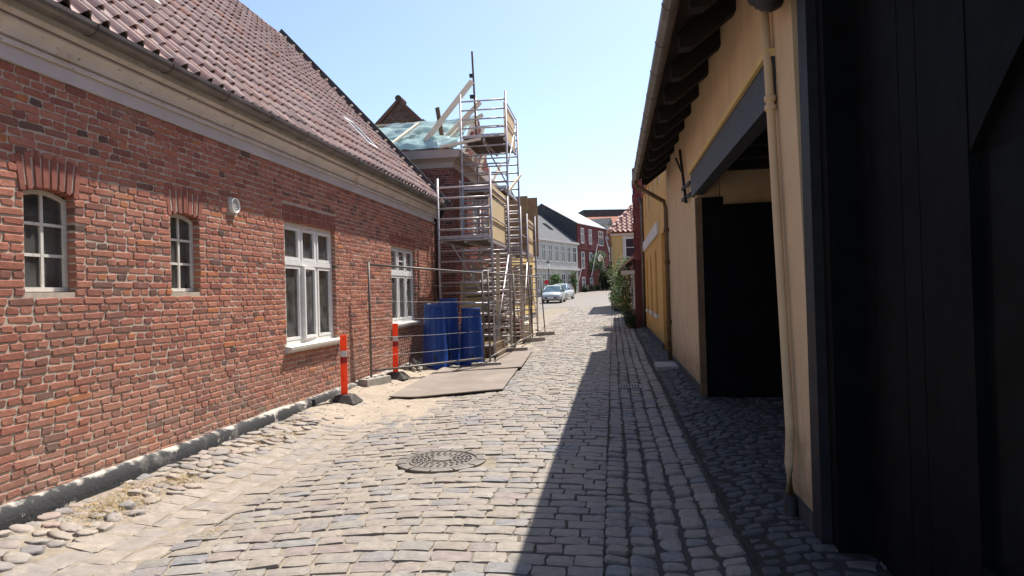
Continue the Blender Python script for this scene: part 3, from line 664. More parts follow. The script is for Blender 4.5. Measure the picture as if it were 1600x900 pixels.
def small_arched(w):
    a, b, c, d = w; c0 = (a + b) / 2; hw = (b - a) / 2; sp = d - .055; d0, d1 = -.115, -.07; fw = .034
    def top(s, off=0): t = (s - c0) / hw; return sp + .055 * (1 - t * t) - off
    mb = MB(); LF.box(mb, a, a + fw, c, top(a + .02), d0, d1); LF.box(mb, b - fw, b, c, top(b - .02), d0, d1); LF.box(mb, a + fw, b - fw, c, c + fw, d0, d1)
    n = 8; xs = [a + (b - a) * i / n for i in range(n + 1)]
    LF.prism(mb, [(x, top(x)) for x in xs] + [(x, top(x, fw)) for x in reversed(xs)], d0 - .002, d1 - .002)
    o = mb.build('window', 'white_old', house, recalc=True)
    mb = MB(); LF.box(mb, c0 - .013, c0 + .013, c + fw, top(c0, fw), d0 + .006, d1 - .008); mb.build('mullion', 'white_old', o)
    zs = [c + fw] + [c + .04 + (sp - c) * t for t in (.33, .66)] + [None]
    for z in zs[1:3]:
        for (s0, s1) in ((a + fw, c0 - .013), (c0 + .013, b - fw)): mb = MB(); LF.box(mb, s0, s1, z - .012, z + .012, d0 + .006, d1 - .01); mb.build('glazing_bar', 'white_old', o)
    for (s0, s1) in ((a + fw, c0 - .013), (c0 + .013, b - fw)):
        for k in range(3):
            z0 = zs[k] + (.012 if k else 0); z1 = zs[k + 1] - .012 if k < 2 else top((s0 + s1) / 2, fw); x = (-.094) + random.uniform(-.002, .002)
            mb = MB(); t = random.uniform(-.003, .003); mb.quad(LF.p(s1, z0, x), LF.p(s1, z1, x - t), LF.p(s0, z1, x + t), LF.p(s0, z0, x)); mb.build('pane', 'glass', o)
    room(w, .8); mb = MB(); mb.quad(*[LF.p(s, z, -.3 + .02 * random.random()) for s, z in ((a - .1, c - .05), (a - .1, c + .55), (a + .26, c + .5), (a + .26, c - .05))]); mb.build('curtain', 'curtain', house)
def room(w, dep):
    a, b, c, d = w; a -= .2; b += .2; c -= .2; d += .15; P = LF.p; mb = MB(); f, k = -.161, -.16 - dep
    mb.quad(P(a, c, k), P(b, c, k), P(b, d, k), P(a, d, k)); mb.quad(P(a, c, f), P(a, c, k), P(a, d, k), P(a, d, f)); mb.quad(P(b, c, f), P(b, d, f), P(b, d, k), P(b, c, k))
    mb.quad(P(a, c, f), P(b, c, f), P(b, c, k), P(a, c, k)); mb.quad(P(a, d, f), P(a, d, k), P(b, d, k), P(b, d, f)); mb.build('interior', 'inside', house)
small_arched(W1); small_arched(W2)
def big_window(w, zt, ajar=False, bars=False):
    a, b, c, d = w; d0, d1 = -.12, -.055
    mb = MB(); ring(mb, LF, a, b, c, d, .055, d0, d1); o = mb.build('window', 'white', house)
    xs = [a + .055 + (b - a - .11) * i / 3 for i in range(4)]
    mb = MB(); LF.box(mb, a + .055, b - .055, zt - .035, zt + .035, d0 + .004, d1 + .012); mb.build('transom', 'white', o)
    for i in (1, 2):
        for (z0, z1) in ((c + .055, zt - .035), (zt + .035, d - .055)): mb = MB(); LF.box(mb, xs[i] - .025, xs[i] + .025, z0, z1, d0 + .006, d1 - .004); mb.build('mullion', 'white', o)
    for i in range(3):
        s0 = xs[i] + (.025 if i else 0) + .004; s1 = xs[i + 1] - (.025 if i < 2 else 0) - .004
        for j, (z0, z1) in enumerate(((c + .059, zt - .039), (zt + .039, d - .059))):
            f = LF; sh = 0
            if ajar and i == 1 and j == 0: f = Frame(LF.p(s1, 0, 0), (-.09, 1, 0), (1, .09, 0)); sh = s1
            mb = MB(); ring(mb, f, s0 - sh, s1 - sh, z0, z1, .042, d0 + .012, d1 + .004)
            if bars:
                for t in (.5,) if j and i == 1 else (): zz = z0 + (z1 - z0) * t; f.box(mb, s0 - sh + .042, s1 - sh - .042, zz - .01, zz + .01, d0 + .016, d1 - .01)
            mb.build('sash', 'white', o)
            x = -.085; t = random.uniform(-.003, .003); mb = MB(); mb.quad(f.p(s1 - sh - .04, z0 + .04, x), f.p(s1 - sh - .04, z1 - .04, x - t), f.p(s0 - sh + .04, z1 - .04, x + t), f.p(s0 - sh + .04, z0 + .04, x)); mb.build('pane', 'glass', o)
    room(w, 1.2)
    for (s0, s1) in ((a + .03, a + .46), (b - .62, b - .06)):
        n = 14; mb = MB()
        for k in range(n + 1):
            s = s0 + (s1 - s0) * k / n; dd = -.24 + .022 * math.sin(k * 2.1)
            mb.v += [tuple(LF.p(s, c + .02, dd)), tuple(LF.p(s, zt - .02 if s0 > a + .5 else d - .1, dd))]
        mb.f += [(2 * k, 2 * k + 2, 2 * k + 3, 2 * k + 1) for k in range(n)]; mb.build('curtain', 'curtain', house, smooth=True)
    mb = MB(); P = lambda s, z, dd: (dd, z)
    mb.prism([LF.p(a - .05, z, dd) for dd, z in ((-.12, c - .09), (.06, c - .09), (.065, c - .06), (.085, c - .055), (.09, c - .018), (-.055, c + .004), (-.12, c + .004))], (0, b - a + .14, 0))
    mb.build('window_sill', 'white_old', house, recalc=True)
big_window(W3, 2.17, ajar=True); big_window(W4, 2.13, bars=True)

# ================================================================ CREAM GATEWAY BUILDING (right, near)
RX = 1.25
gate_h = empty('gateway_building', (RX, 7, .05), 'cream limewashed building with a black carriage gate and a dark open gateway', 'building')
RF = Frame((RX, 0, 0), (0, 1, 0), (-1, 0, 0))
EZ = 5.0
def rbox(name, m, s0, s1, z0, z1, d0, d1, parent=gate_h, **k): mb = MB(); RF.box(mb, s0, s1, z0, z1, d0, d1); return mb.build(name, m, parent, **k)
mb = MB()
RF.box(mb, 10.02, 15.05, 0, EZ, -.32, 0)
RF.box(mb, 5.35, 10.02, 3.42, EZ, -.32, 0)
# the old pier leans back as it rises
mb.hexa([RF.p(s, z, d) for s, z, d in ((4.50, .0, 0), (4.50, .0, -.4), (5.08, .0, -.4), (5.08, .0, 0), (4.76, 3.9, 0), (4.76, 3.9, -.4), (5.46, 3.9, -.4), (5.46, 3.9, 0))])
RF.box(mb, 4.76, 5.35, 3.9, EZ, -.32, 0)
RF.box(mb, -5.0, 4.76, 3.96, EZ, -.32, 0)
RF.box(mb, -5.0, .2, 0, 3.96, -.32, 0)
mb.build('wall', 'cream', gate_h, recalc=True)
rbox('plinth', 'dark_plinth', 10.06, 15.05, -.05, .22, 0, .035); rbox('plinth', 'dark_plinth', 4.49, 5.10, -.05, .17, -.42, .03)
rbox('lintel', 'bluewood', 5.2, 10.3, 3.02, 3.37, -.1, .045); rbox('drip_moulding', 'yellow', 5.2, 10.35, 3.372, 3.43, -.1, .075)
rbox('door_reveal', 'blackwood', 9.955, 10.019, 0, 2.97, -.36, -.062); rbox('jamb', 'oldwood', 9.94, 10.02, 0, 2.97, -.06, .03); 
# passage behind the opening: side walls, far leaf folded back, boarded ceiling, closed inner gates
mb = MB(); P = RF.p
RF.box(mb, 9.98, 10.2, 2.76, 3.4, -5.5, -.33); mb.build('passage_wall', 'cream', gate_h)
rbox('passage_wall', 'cream', 4.6, 5.06, 0, 3.4, -5.5, -.41); rbox('passage_ceiling', 'rafter', 4.6, 10.2, 3.45, 3.55, -5.5, -.33)
lf = rbox('gate_leaf', 'blackwood', 9.88, 9.96, .1, 2.85, -3.0, -.36)
for k in range(5):
    z = .4 + k * .5; rbox('rail', 'blackwood', 9.85, 9.88, z, z + .09, -2.9, -.45, lf)
for k in range(9):
    d = -.45 - k * .29; rbox('board', 'blackwood', 9.862, 9.879, .12, .4, d - .27, d, lf)
rbox('passage_wall', 'blackwood', 9.97, 10.15, 0, 2.75, -5.5, -.33)
ig = rbox('inner_gate', 'blackwood', 5.1, 9.97, .02, 3.44, -5.6, -5.5)
for k in range(16): s = 5.15 + k * .3; rbox('board', 'blackwood', s, s + .28, .05, 3.4, -5.5, -5.47 + .006 * (k % 2), ig)
for k in range(6): s = 5.6 + k * .8; rbox('ceiling_joist', 'rafter', s, s + .14, 3.3, 3.45, -5.4, -.34)
# near black gate with its post
rbox('gate_post', 'postwood', 4.31, 4.49, -.02, 3.95, -.34, .03)
rbox('gate_reveal', 'blackwood', 4.19, 4.31, -.02, 3.95, -.34, -.03)
gt = rbox('black_gate', 'blackwood', .22, 4.19, .04, 3.7, -.34, -.24)
rbox('gate_lintel', 'bluewood', .2, 4.19, 3.7, 3.95, -.34, .02)
GD = -.24
for k in range(5):
    s0 = 3.24 + k * .19; rbox('board', 'blackwood', s0, s0 + .187, .06, 3.68, GD, GD + .03 + .002 * (k % 3), gt)
rbox('stile', 'blackwood', 2.945, 3.235, .06, 3.68, GD, GD + .05, gt); rbox('stile', 'blackwood', .24, .5, .06, 3.68, GD, GD + .05, gt)
for z0, z1 in ((.06, .5), (3.0, 3.68)): rbox('rail', 'blackwood', .5, 2.943, z0, z1, GD, GD + .048, gt)
mb = MB(); RF.prism(mb, [(2.94, 2.17), (2.94, 2.998), (.505, 2.998), (.505, 2.3), (1.0, 2.85), (1.6, 2.94), (2.3, 2.72), (2.8, 2.3)], GD, GD + .046); mb.build('curved_head', 'blackwood', gt, recalc=True)
rbox('panel', 'greenwood', .56, 2.86, .56, 2.16, GD, GD + .015, gt)
mb = MB(); mb.tube([P(2.2, .8, GD + .015), P(2.2, .8, GD + .06), P(2.2, .95, GD + .06), P(2.2, .95, GD + .015)], .011, 6); mb.build('handle', 'black_iron', gt)
# cream painted pipe up the pier
px = lambda z: 4.86 + (5.24 - 4.86) * (z - .2) / 3.3
mb = MB(); mb.tube([P(px(3.9), 3.9, .05), P(px(3.0), 3.0, .05), P(px(1.2), 1.2, .05), P(px(.62), .62, .05), P(px(.42) - .02, .42, .075), P(px(.2) + .01, .2, .075)], .031, 10)
pp = mb.build('wall_pipe', 'cream', gate_h, smooth=True)
for z in (3.05, 2.98): mb = MB(); mb.tube([P(px(z), z - .02, .05), P(px(z), z + .02, .05)], .043, 10); mb.build('pipe_collar', 'cream', pp, smooth=True)
mb = MB(); mb.tube([P(px(.2) + .01, .2, .075), P(px(0), 0.02, .075), P(px(0) - .03, -.06, .1)], .045, 10); mb.build('pipe_foot', 'black_iron', pp, smooth=True)
# carved black bracket over the pier
mb = MB()
for k, (s, z, r) in enumerate(((4.55, 3.62, .1), (4.72, 3.55, .11), (4.9, 3.62, .09), (5.05, 3.72, .1), (4.62, 3.78, .13), (4.95, 3.82, .14), (4.4, 3.72, .1))):
    c = P(s, z + .07, .14); mb.lathe((c.x, c.y, c.z - r), [(.001, 0), (r * .7, r * .3), (r, r), (r * .7, r * 1.7), (.001, 2 * r)], 8)
mb.build('carved_bracket', 'black_iron', gate_h, smooth=True)
# wrought iron hook beside the gateway
mb = MB(); mb.beam(P(10.85, 3.02, .06), P(11.55, 4.0, .06), .03, .045, (1, 0, 0)); mb.beam(P(11.3, 3.6, .075), P(12.0, 3.95, .085), .024, .03, (1, 0, 0)); mb.beam(P(10.6, 3.12, .02), P(11.2, 3.1, .08), .03, .05); mb.beam(P(10.6, 3.3, .02), P(11.2, 3.28, .08), .03, .05)
mb.build('iron_hook', 'black_iron', gate_h)
# eave: rafters with tails, soffit boards, roof, gutter
LIP = Vector((.61, 0, 4.06)); RIS = math.tan(RAD(36))
def ez(x): return LIP.z + (x - LIP.x) * RIS
for k in range(21):
    yy = -3.6 + k * .93
    mb = MB(); mb.prism([(LIP.x + .1, yy, ez(LIP.x + .1) + .01), (LIP.x + .1, yy, ez(LIP.x + .1) - .14), (LIP.x + .22, yy, ez(LIP.x + .22) - .22), (1.6, yy, ez(1.6) - .2), (1.6, yy, ez(1.6) + .01)], (0, .15, 0)); mb.build('rafter_tail', 'rafter', gate_h, recalc=True)
mb = MB(); Y0, Y1 = -5.0, 15.1
mb.prism([(LIP.x + .03, Y0, ez(LIP.x + .03) + .02), (LIP.x + .03, Y0, ez(LIP.x + .03) + .05), (5.5, Y0, ez(5.5) + .05), (5.5, Y0, ez(5.5) + .02)], (0, Y1 - Y0, 0)); mb.build('soffit_board', 'rafter', gate_h, recalc=True)
mb = MB(); mb.prism([(LIP.x, Y0, ez(LIP.x) + .055), (LIP.x, Y0, ez(LIP.x) + .13), (5.5, Y0, ez(5.5) + .13), (10.5, Y0, ez(.5) + .1), (10.5, Y0, ez(.5)), (5.5, Y0, ez(5.5) + .055)], (0, Y1 - Y0, 0)); mb.build('roof', 'redtile', gate_h, recalc=True)
mb = MB(); mb.quad((10.2, -5, 0), (10.2, 15, 0), (10.2, 15, 5), (10.2, -5, 5)); mb.quad((1.3, 15.0, 0), (1.3, 15.0, ez(1.3)), (5.5, 15.0, ez(5.5)), (10.2, 15.0, ez(1.2)), (10.2, 15.0, 0)); mb.quad((1.3, -4.98, 0), (10.2, -4.98, 0), (10.2, -4.98, ez(1.2)), (5.5, -4.98, ez(5.5)), (1.3, -4.98, ez(1.3))); mb.build('back_wall', 'cream', gate_h)
mb = MB(); rg = .072; gz = LIP.z + .03; gxc = LIP.x - rg + .02
mb.prism([(x, Y0, z) for x, z in gutter_prof(gxc, gz, rg)], (0, Y1 - Y0, 0)); g2 = mb.build('gutter_channel', 'zinc', gate_h, recalc=True)
for i in range(22): yy = -3.9 + i * .88; mb = MB(); mb.prism([(x, yy, z) for x, z in gutter_prof(gxc, gz, rg + .006, .008)], (0, .03, 0)); mb.build('gutter_joint', 'zinc', g2, recalc=True)
mb = MB(); mb.tube([(gxc, 14.8, gz - .05), (gxc + .02, 14.8, gz - .16), (RX - .09, 14.85, gz - .52), (RX - .06, 14.85, gz - .68), (RX - .06, 14.85, .1)], .045, 10); dp = mb.build('downpipe', 'oldwood', gate_h, smooth=True)
for z in (.9, 2.2, 2.9): mb = MB(); mb.tube([(RX - .06, 14.85, z), (RX - .06, 14.85, z + .09)], .058, 10); mb.build('pipe_collar', 'oldwood', dp, smooth=True)

# ================================================================ OCHRE HOUSE
och = empty('ochre_house', (RX, 20, .1), 'ochre yellow house with blind arched ground floor niches and a white band', 'house')
def ob(name, m, s0, s1, z0, z1, d0, d1, parent=och, f=RF, **k): mb = MB(); f.box(mb, s0, s1, z0, z1, d0, d1); return mb.build(name, m, parent, **k)
mb = MB(); NI = [(19.2, 20.1), (21.6, 22.5), (24.0, 24.9)]
HO = [(a, b, .95, 2.72) for a, b in NI]; UP = [(17.3, 18.2), (19.3, 20.2), (21.6, 22.5), (23.6, 24.5)]
wall_sheet(mb, RF, 17.25, 21.0, 0, 6.4, [(a, b, c, d + .12) for a, b, c, d in HO[:1]] + [(a, b, 4.4, 5.95) for a, b in UP[:2]], 0, .1); wall_sheet(mb, RF, 21.0, 26.2, 0, 5.25, [(a, b, c, d + .12) for a, b, c, d in HO[1:]] + [(a, b, 4.2, 5.1) for a, b in UP[2:]], 0, .1)
wall_sheet(mb, RF, 15.1, 17.25, 3.05, 6.4, [], 0)
mb.quad(P(15.1, 0, -.4), P(17.25, 0, -.4), P(17.25, 3.05, -.4), P(15.1, 3.05, -.4)); mb.quad(P(17.25, 0, 0), P(17.25, 3.05, 0), P(17.25, 3.05, -.4), P(17.25, 0, -.4)); mb.quad(P(15.1, 3.05, 0), P(17.25, 3.05, 0), P(17.25, 3.05, -.4), P(15.1, 3.05, -.4))
mb.quad(P(15.1, 4, 0), P(15.1, 4, -8), P(15.1, 6.4, -8), P(15.1, 6.4, 0)); mb.quad(P(26.2, 0, 0), P(26.2, 0, -8), P(26.2, 5.2, -8), P(26.2, 5.2, 0))
mb.build('wall', 'ochre', och)
for a, b, c, d in HO:
    m2 = MB(); m2.quad(P(a, c, -.1), P(b, c, -.1), P(b, d + .13, -.1), P(a, d + .13, -.1)); m2.build('blind_niche', 'ochre', och)
    n = 8; xs = [a + (b - a) * i / n for i in range(n + 1)]; m2 = MB(); RF.prism(m2, [(x, d - .12 + .22 * math.sin(math.pi * i / n)) for i, x in enumerate(xs)] + [(b, d + .12), (a, d + .12)], -.098, -.003); m2.build('arch_head', 'ochre', och, recalc=True)
    ob('window_sill', 'white_band', a - .06, b + .06, c - .1, c, -.09, .07)
for k, (a, b) in enumerate(UP):
    simple_window(och, RF, a, b, *((4.4, 5.95) if k < 2 else (4.2, 5.1)), 2, (.62,), d0=-.09, d1=-.04, fw=.08)
ob('band', 'white_band', 18.0, 26.15, 3.12, 3.46, 0.004, .06); ob('plinth', 'dark_plinth', 17.22, 26.15, 0, .28, .004, .035); ob('plinth', 'dark_plinth', 15.1, 17.2, 0, .2, -.395, -.37)
ob('door', 'oldwood', 15.5, 16.5, .1, 2.4, -.395, -.36)
mb = MB(); mb.prism([(1.16, 15.1, 6.38), (1.16, 15.1, 6.5), (5.2, 15.1, 9.6), (9.5, 15.1, 6.42), (9.5, 15.1, 6.3)], (0, 5.9, 0)); mb.prism([(1.2, 21.0, 5.2), (1.2, 21.0, 5.3), (5.2, 21.0, 8.2), (9.5, 21.0, 5.3), (9.5, 21.0, 5.2)], (0, 5.2, 0)); mb.build('roof', 'redtile', och, recalc=True)  # lower far eave is an unseen step, added to narrow the road shadow
mb = MB(); mb.tube([(1.12, 26.05, 5.2), (1.17, 26.05, 4.9), (1.17, 26.05, .2)], .05, 10); mb.build('downpipe', 'zinc', och, smooth=True)
mb = MB(); mb.hexa([(.8, 13.2, .06), (1.24, 13.2, .06), (1.24, 14.1, .06), (.8, 14.1, .06), (.8, 13.2, .16), (1.24, 13.2, .16), (1.24, 14.1, .16), (.8, 14.1, .16)]); mb.build('stone_step', 'stoneslab', None, label='low grey stone slab on the right pavement by the brown downpipe', cat='stone slab', bevel=.012)

# ================================================================ RED TILE-HUNG HOUSE BEYOND
red = empty('red_house', (.9, 30, .2), 'dark red house with tile hung gable and little porch behind the ochre house', 'house')
FX = .88
mb = MB(); mb.box(FX, 6, 26.75, 36, .1, 2.95); mb.prism([(FX, 26.4, .1), (6, 26.4, .1), (6, 26.4, 6.4), (3.4, 26.4, 8.2), (FX, 26.4, 6.4)], (0, .35, 0)); mb.build('wall', 'redwall', red, recalc=True)
mb = MB(); mb.prism([(FX - .15, 26.78, 2.85), (FX - .15, 26.78, 2.97), (3.4, 26.78, 5.6), (6.2, 26.78, 2.97), (6.2, 26.78, 2.85), (3.4, 26.78, 5.48)], (0, 9.3, 0)); mb.build('roof', 'redtile', red, recalc=True)
M['hungtile'] = mat('red_hung_tile', None, .8, .2, rnd=[(0, (.22, .07, .06)), (.5, (.28, .09, .075)), (1, (.18, .06, .055))], var=(.8, 1.15), vs_=8, bump=(20, .3, .006))
hp = Pieces('hung_tile', 'hung_tiles', 'hungtile', [([(0, 0, -.03), (1, 0, -.03), (1, -.05, -.03), (0, -.05, -.03), (0, 0, .97), (1, 0, .97), (1, -.015, .97), (0, -.015, .97)], [(0, 3, 2, 1), (4, 5, 6, 7), (0, 1, 5, 4), (1, 2, 6, 5), (2, 3, 7, 6), (3, 0, 4, 7)][:6])])
for r in range(17):
    z = 2.85 + r * .28
    for c in range(14):
        x = FX - .04 + c * .2 + .1 * (r % 2)
        if x < FX + 2.4 and z < 6.15 + max(0, (x - FX)) * .7: hp.add(Matrix.Translation((x, 26.38, z)) @ Matrix.Diagonal((.192, 1, .3, 1)))
hp.finish(red, 150)
F3 = Frame((FX, 0, 0), (0, 1, 0), (-1, 0, 0))
for s in (27.3, 28.9, 31.2): simple_window(red, F3, s, s + .9, 1.0, 2.3, 2, (.6,), d0=.004, d1=.05); ob('window_sill', 'white_band', s - .05, s + .95, .9, .985, .002, .08, red, F3)
mb = MB(); mb.hexa([(.25, 26.4, 2.45), (FX, 26.4, 2.95), (FX, 28.2, 2.95), (.25, 28.2, 2.45), (.25, 26.4, 2.53), (FX, 26.4, 3.05), (FX, 28.2, 3.05), (.25, 28.2, 2.53)]); mb.build('porch_roof', 'limetile', red)
mb = MB(); mb.box(.36, FX, 26.5, 28.1, 2.3, 2.44); mb.build('porch_beam', 'white_band', red)
mb = MB(); mb.box(FX - .03, FX - .004, 26.42, 35.9, .1, .5); mb.build('plinth', 'dark_plinth', red)

# ================================================================ PALE YELLOW HOUSE FACING DOWN THE STREET
yh = empty('yellow_house', (2, 41, .4), 'pale yellow house end with white window and lime edged tile roof', 'house')
F4 = Frame((.02, 41.0, 0), (1, 0, 0), (0, -1, 0))
mb = MB(); wall_sheet(mb, F4, 0, 6, .2, 5.22, [(.78, 1.42, 3.02, 4.86)], 0, .1); mb.quad((.02, 41, .2), (.02, 41, 5.2), (.02, 50, 5.2), (.02, 50, .2)); mb.quad((.02, 50, .2), (.02, 50, 5.2), (6, 50, 5.2), (6, 50, .2)); mb.build('wall', 'yellow', yh)
simple_window(yh, F4, .78, 1.42, 3.02, 4.86, 1, (.36, .68), d0=-.06, d1=.02); mb = MB(); ring(mb, F4, .66, 1.54, 2.92, 4.96, .115, 0.002, .03); mb.build('window_surround', 'white_band', yh)
mb = MB(); F4.box(mb, 0, 6, .2, .75, .003, .03); mb.build('plinth', 'dark_plinth', yh)
mb = MB(); mb.quad((-.15, 40.75, 5.15), (6.2, 40.75, 5.15), (4.6, 43.6, 7.55), (1.9, 43.6, 7.55)); mb.quad((-.15, 40.75, 5.15), (1.9, 43.6, 7.55), (1.9, 50, 7.55), (-.15, 50.2, 5.15)); mb.quad((6.2, 40.75, 5.15), (6.2, 50, 5.15), (4.6, 50, 7.55), (4.6, 43.6, 7.55)); r4 = mb.build('roof', 'redtile', yh)
mb = MB(); F4.box(mb, -.08, 6.05, 5.0, 5.14, .0, .12); mb.build('eave_board', 'white_band', yh)
lt = Pieces('roof_tile', 'small_roof_tiles', 'limetile', tile_pool(4))
s4 = Vector((0, 2.85, 2.4)).normalized(); n4 = Vector((0, -s4.z, s4.y))
for j in range(11):
    for i in range(20):
        xl = -.15 + 2.05 * (j * .34 * s4.z / 2.4); x = -.12 + i * .3
        if x >= xl - .15: lt.add(Matrix.Translation(Vector((x, 40.72, 5.17)) + s4 * j * .34 + n4 * .03) @ Matrix((Vector((1, 0, 0)), s4, n4)).transposed().to_4x4() @ Matrix.Diagonal((.3, .34, 1.9, 1)))
lt.finish(r4, 120)
for k in range(9):
    a = Vector((-.18, 40.7, 5.2)).lerp(Vector((1.9, 43.6, 7.65)), k / 9); b_ = Vector((-.18, 40.7, 5.2)).lerp(Vector((1.9, 43.6, 7.65)), (k + 1.1) / 9); mb = MB(); mb.tube([a, b_], .13, 8, r1=.11); mb.build('hip_tile', 'limetile', r4, smooth=True)
mb = MB(); mb.tube([(-.2, 40.7, 5.1), (-.06, 40.9, 4.7), (-.06, 40.9, .5)], .045, 8); mb.build('downpipe', 'oldwood', yh, smooth=True)

# ================================================================ SCAFFOLDED HOUSE
sh = empty('brick_house', (-4.3, 22, .1), 'taller red brick house under repair with sheeted roof behind the scaffolding', 'house')
SX, SY, SZ = -4.3, 18.0, 5.2
EF = Frame((SX, SY, 0), (-1, 0, 0), (0, -1, 0)); SF = Frame((SX, 0, 0), (0, 1, 0), (1, 0, 0)); SE = 28.6
UW = [(18.75, 19.55), (20.6, 21.5), (22.4, 23.3), (24.2, 25.1), (26.0, 26.9)]; GW = [(20.0, 20.9), (22.0, 22.9), (24.2, 25.1), (26.2, 27.1)]
H1 = [(a, b, 3.55, 5.02) for a, b in UW]; H2 = [(a, b, 1.0, 2.6) for a, b in GW]
mb = MB(); wall_sheet(mb, SF, SY, SE, 0, SZ, H1 + H2, 0, .12); mb.quad(EF.p(0, 0, 0), EF.p(7, 0, 0), EF.p(7, SZ, 0), EF.p(0, SZ, 0))
mb.quad((SX, SE, 0), (SX, SE, SZ), (SX - 7, SE, SZ), (SX - 7, SE, 0)); mb.quad((SX - 7, SY, 0), (SX - 7, SE, 0), (SX - 7, SE, SZ), (SX - 7, SY, SZ))
mb.prism([(SX - .22, 19.6, SZ + .3), (SX - .22, 24.4, SZ + .3), (SX - .22, 22.0, 7.7)], (.2, 0, 0))
mb.build('wall', 'mortar2', sh)
bl = Pieces('brick', 'small_bricks', 'brick2', brick_pool(6, .226, .056)); bs = Pieces('brick', 'small_bricks', 'brick2', brick_pool(6, .108, .056))
lay_bricks(EF, 0, 4.2, .3, SZ, [], bl, bs, d=.008); lay_bricks(SF, SY + .0, SE, .3, SZ, H1 + H2, bl, bs)
GF_ = Frame((SX - .02, 0, 0), (0, 1, 0), (1, 0, 0))
for r in range(32):
    z = SZ + .35 + r * .0667; hw = 2.4 * (1 - (z - SZ - .3) / (7.7 - SZ - .3))
    if hw < .2: break
    y = 22 - hw + random.uniform(0, .1)
    while y < 22 + hw - .1:
        q = .24 if r % 2 else .12; (bl if r % 2 else bs).add(GF_.mtx(y, z, .008, q - .011, .056)); y += q
bl.finish(sh, 200, visible=lambda p: p.z > 3.0); bs.finish(sh, 90, visible=lambda p: p.z > 3.0)
for a, b, c, d in H1: simple_window(sh, SF, a, b, c, d, 2, (.35, .66), d0=-.1, d1=-.04)
for a, b, c, d in H2: simple_window(sh, SF, a, b, c, d, 2, (.35, .66), d0=-.1, d1=-.04)
pf = [(-.1, SZ), (.03, SZ), (.05, SZ + .14), (.13, SZ + .2), (.24, SZ + .24), (.26, SZ + .46), (-.1, SZ + .46)]
mb = MB()
# cornice mitred round the corner
ring_ = [(SX - 7, SY, 0, -1), (SX, SY, 1, -1), (SX, SE, 1, 0)]
k = len(pf)
for (x, y, dx, dy) in ring_:
    for d, z in pf: mb.v.append((x + dx * d, y + dy * d, z))
for i in range(2):
    for j in range(k): mb.f.append((i * k + j, i * k + (j + 1) % k, (i + 1) * k + (j + 1) % k, (i + 1) * k + j))
mb.build('cornice', mat('lilac_grey_cornice', (.44, .38, .35), .7, .2, var=(.88, 1.08), vs_=2, bump=(20, .2, .004)), sh, recalc=True)
zz = SZ + .47
for k in range(9):
    x = SX - .4 - k * .75; x2 = min(x, SX - 1.5); mb = MB(); mb.beam((x, SY - .1, zz - .02), (x2, 20.5, 7.12), .09, .13); mb.build('rafter', 'oldwood', sh)
for k in range(5): v = .12 + k * .2; mb = MB(); y = SY - .1 + v * 2.6; z = zz + .07 + v * 1.5; mb.beam((SX - 6.6, y, z), (SX - .2 - v * 1.2, y, z), .05, .05); mb.build('batten', 'timber', sh)
mb = MB(); mb.beam((SX - 7, 20.5, 7.14), (SX - 1.4, 20.5, 7.14), .1, .16); mb.build('ridge_beam', 'oldwood', sh)
mb = MB(); mb.box(SX - 6.9, SX - .05, SY + .1, SE - .1, SZ - .1, SZ - .02); mb.build('attic_floor', 'oldwood', sh)
# tarpaulin
mb = MB(); n1, n2 = 70, 34
for j in range(n2 + 1):
    for i in range(n1 + 1):
        u = i / n1; v = j / n2
        A = Vector((SX - 5.2, SY - .24, zz + .03)).lerp(Vector((SX + .2, SY - .24, zz + .03)), u); B = Vector((SX - 6.0, 20.0, 6.88)).lerp(Vector((SX + .25, 20.1, 7.02)), u)
        p = A.lerp(B, v); t = (u * 9 + v * 2)
        h = .05 * mnoise.noise((u * 7 + v * 3, v * 5, 0)) + .15 * abs(mnoise.noise((u * 9 - v * 4, v * 11 + u * 6, 4))) + .035 * mnoise.noise((u * 40, v * 24, 1)) + .05 * math.sin(v * 15 + u * 6 + 3 * mnoise.noise((u * 4, v * 2, 6))) * sstep(0, .2, v)
        p += Vector((0, -.65, .76)) * (h + .07) * sstep(0, .12, v + .03) + Vector((0, 0, .05 * mnoise.noise((u * 20, 0, 8)) * (1 - v)))
        mb.v.append(tuple(p))
for j in range(n2):
    for i in range(n1): mb.f.append((j * (n1 + 1) + i, j * (n1 + 1) + i + 1, (j + 1) * (n1 + 1) + i + 1, (j + 1) * (n1 + 1) + i))
mb.build('tarpaulin', 'tarp', None, smooth=True, label='wrinkled translucent tarpaulin spread over the roof being repaired', cat='tarpaulin')
def plank(p0, p1, w_, h, m, label, cat='plank', up=(0, 0, 1), group=None, name='plank'):
    mb = MB(); mb.beam(p0, p1, w_, h, up); return mb.build(name, m, None, label=label, cat=cat, group=group)
plank((-5.2, 18.1, 5.86), (-3.78, 18.5, 7.72), .06, .15, 'timber', 'longest pale rafter plank rising from tarpaulin to the tall pole', 'rafter')
plank((-4.85, 18.35, 5.85), (-3.68, 19.1, 7.28), .06, .14, 'timber', 'shorter pale rafter plank ending below the first on the tall pole', 'rafter')
plank((-5.05, 18.9, 6.1), (-3.75, 19.8, 7.1), .06, .12, 'timber', 'thin pale rafter plank low behind the two that reach the tall pole', 'rafter')
plank((-4.5, 18.2, 5.95), (-4.0, 18.9, 6.75), .06, .1, 'timber', 'shortest pale rafter plank beside the scaffold over the house corner', 'rafter')
plank((-6.2, 17.74, 5.74), (-5.52, 19.0, 6.76), .17, .05, 'timber', 'pale batten lying flat across the tarpaulin at its left', 'batten')
plank((-4.72, 18.6, 6.2), (-4.92, 18.9, 7.15), .12, .05, 'oldwood', 'short brown board sticking up out of the tarpaulin', 'board', (0, 1, 0))
plank((-4.55, 17.65, 5.7), (-3.45, 17.9, 5.92), .1, .07, 'timber', 'pale beam poking sideways under the top scaffold deck', 'beam')
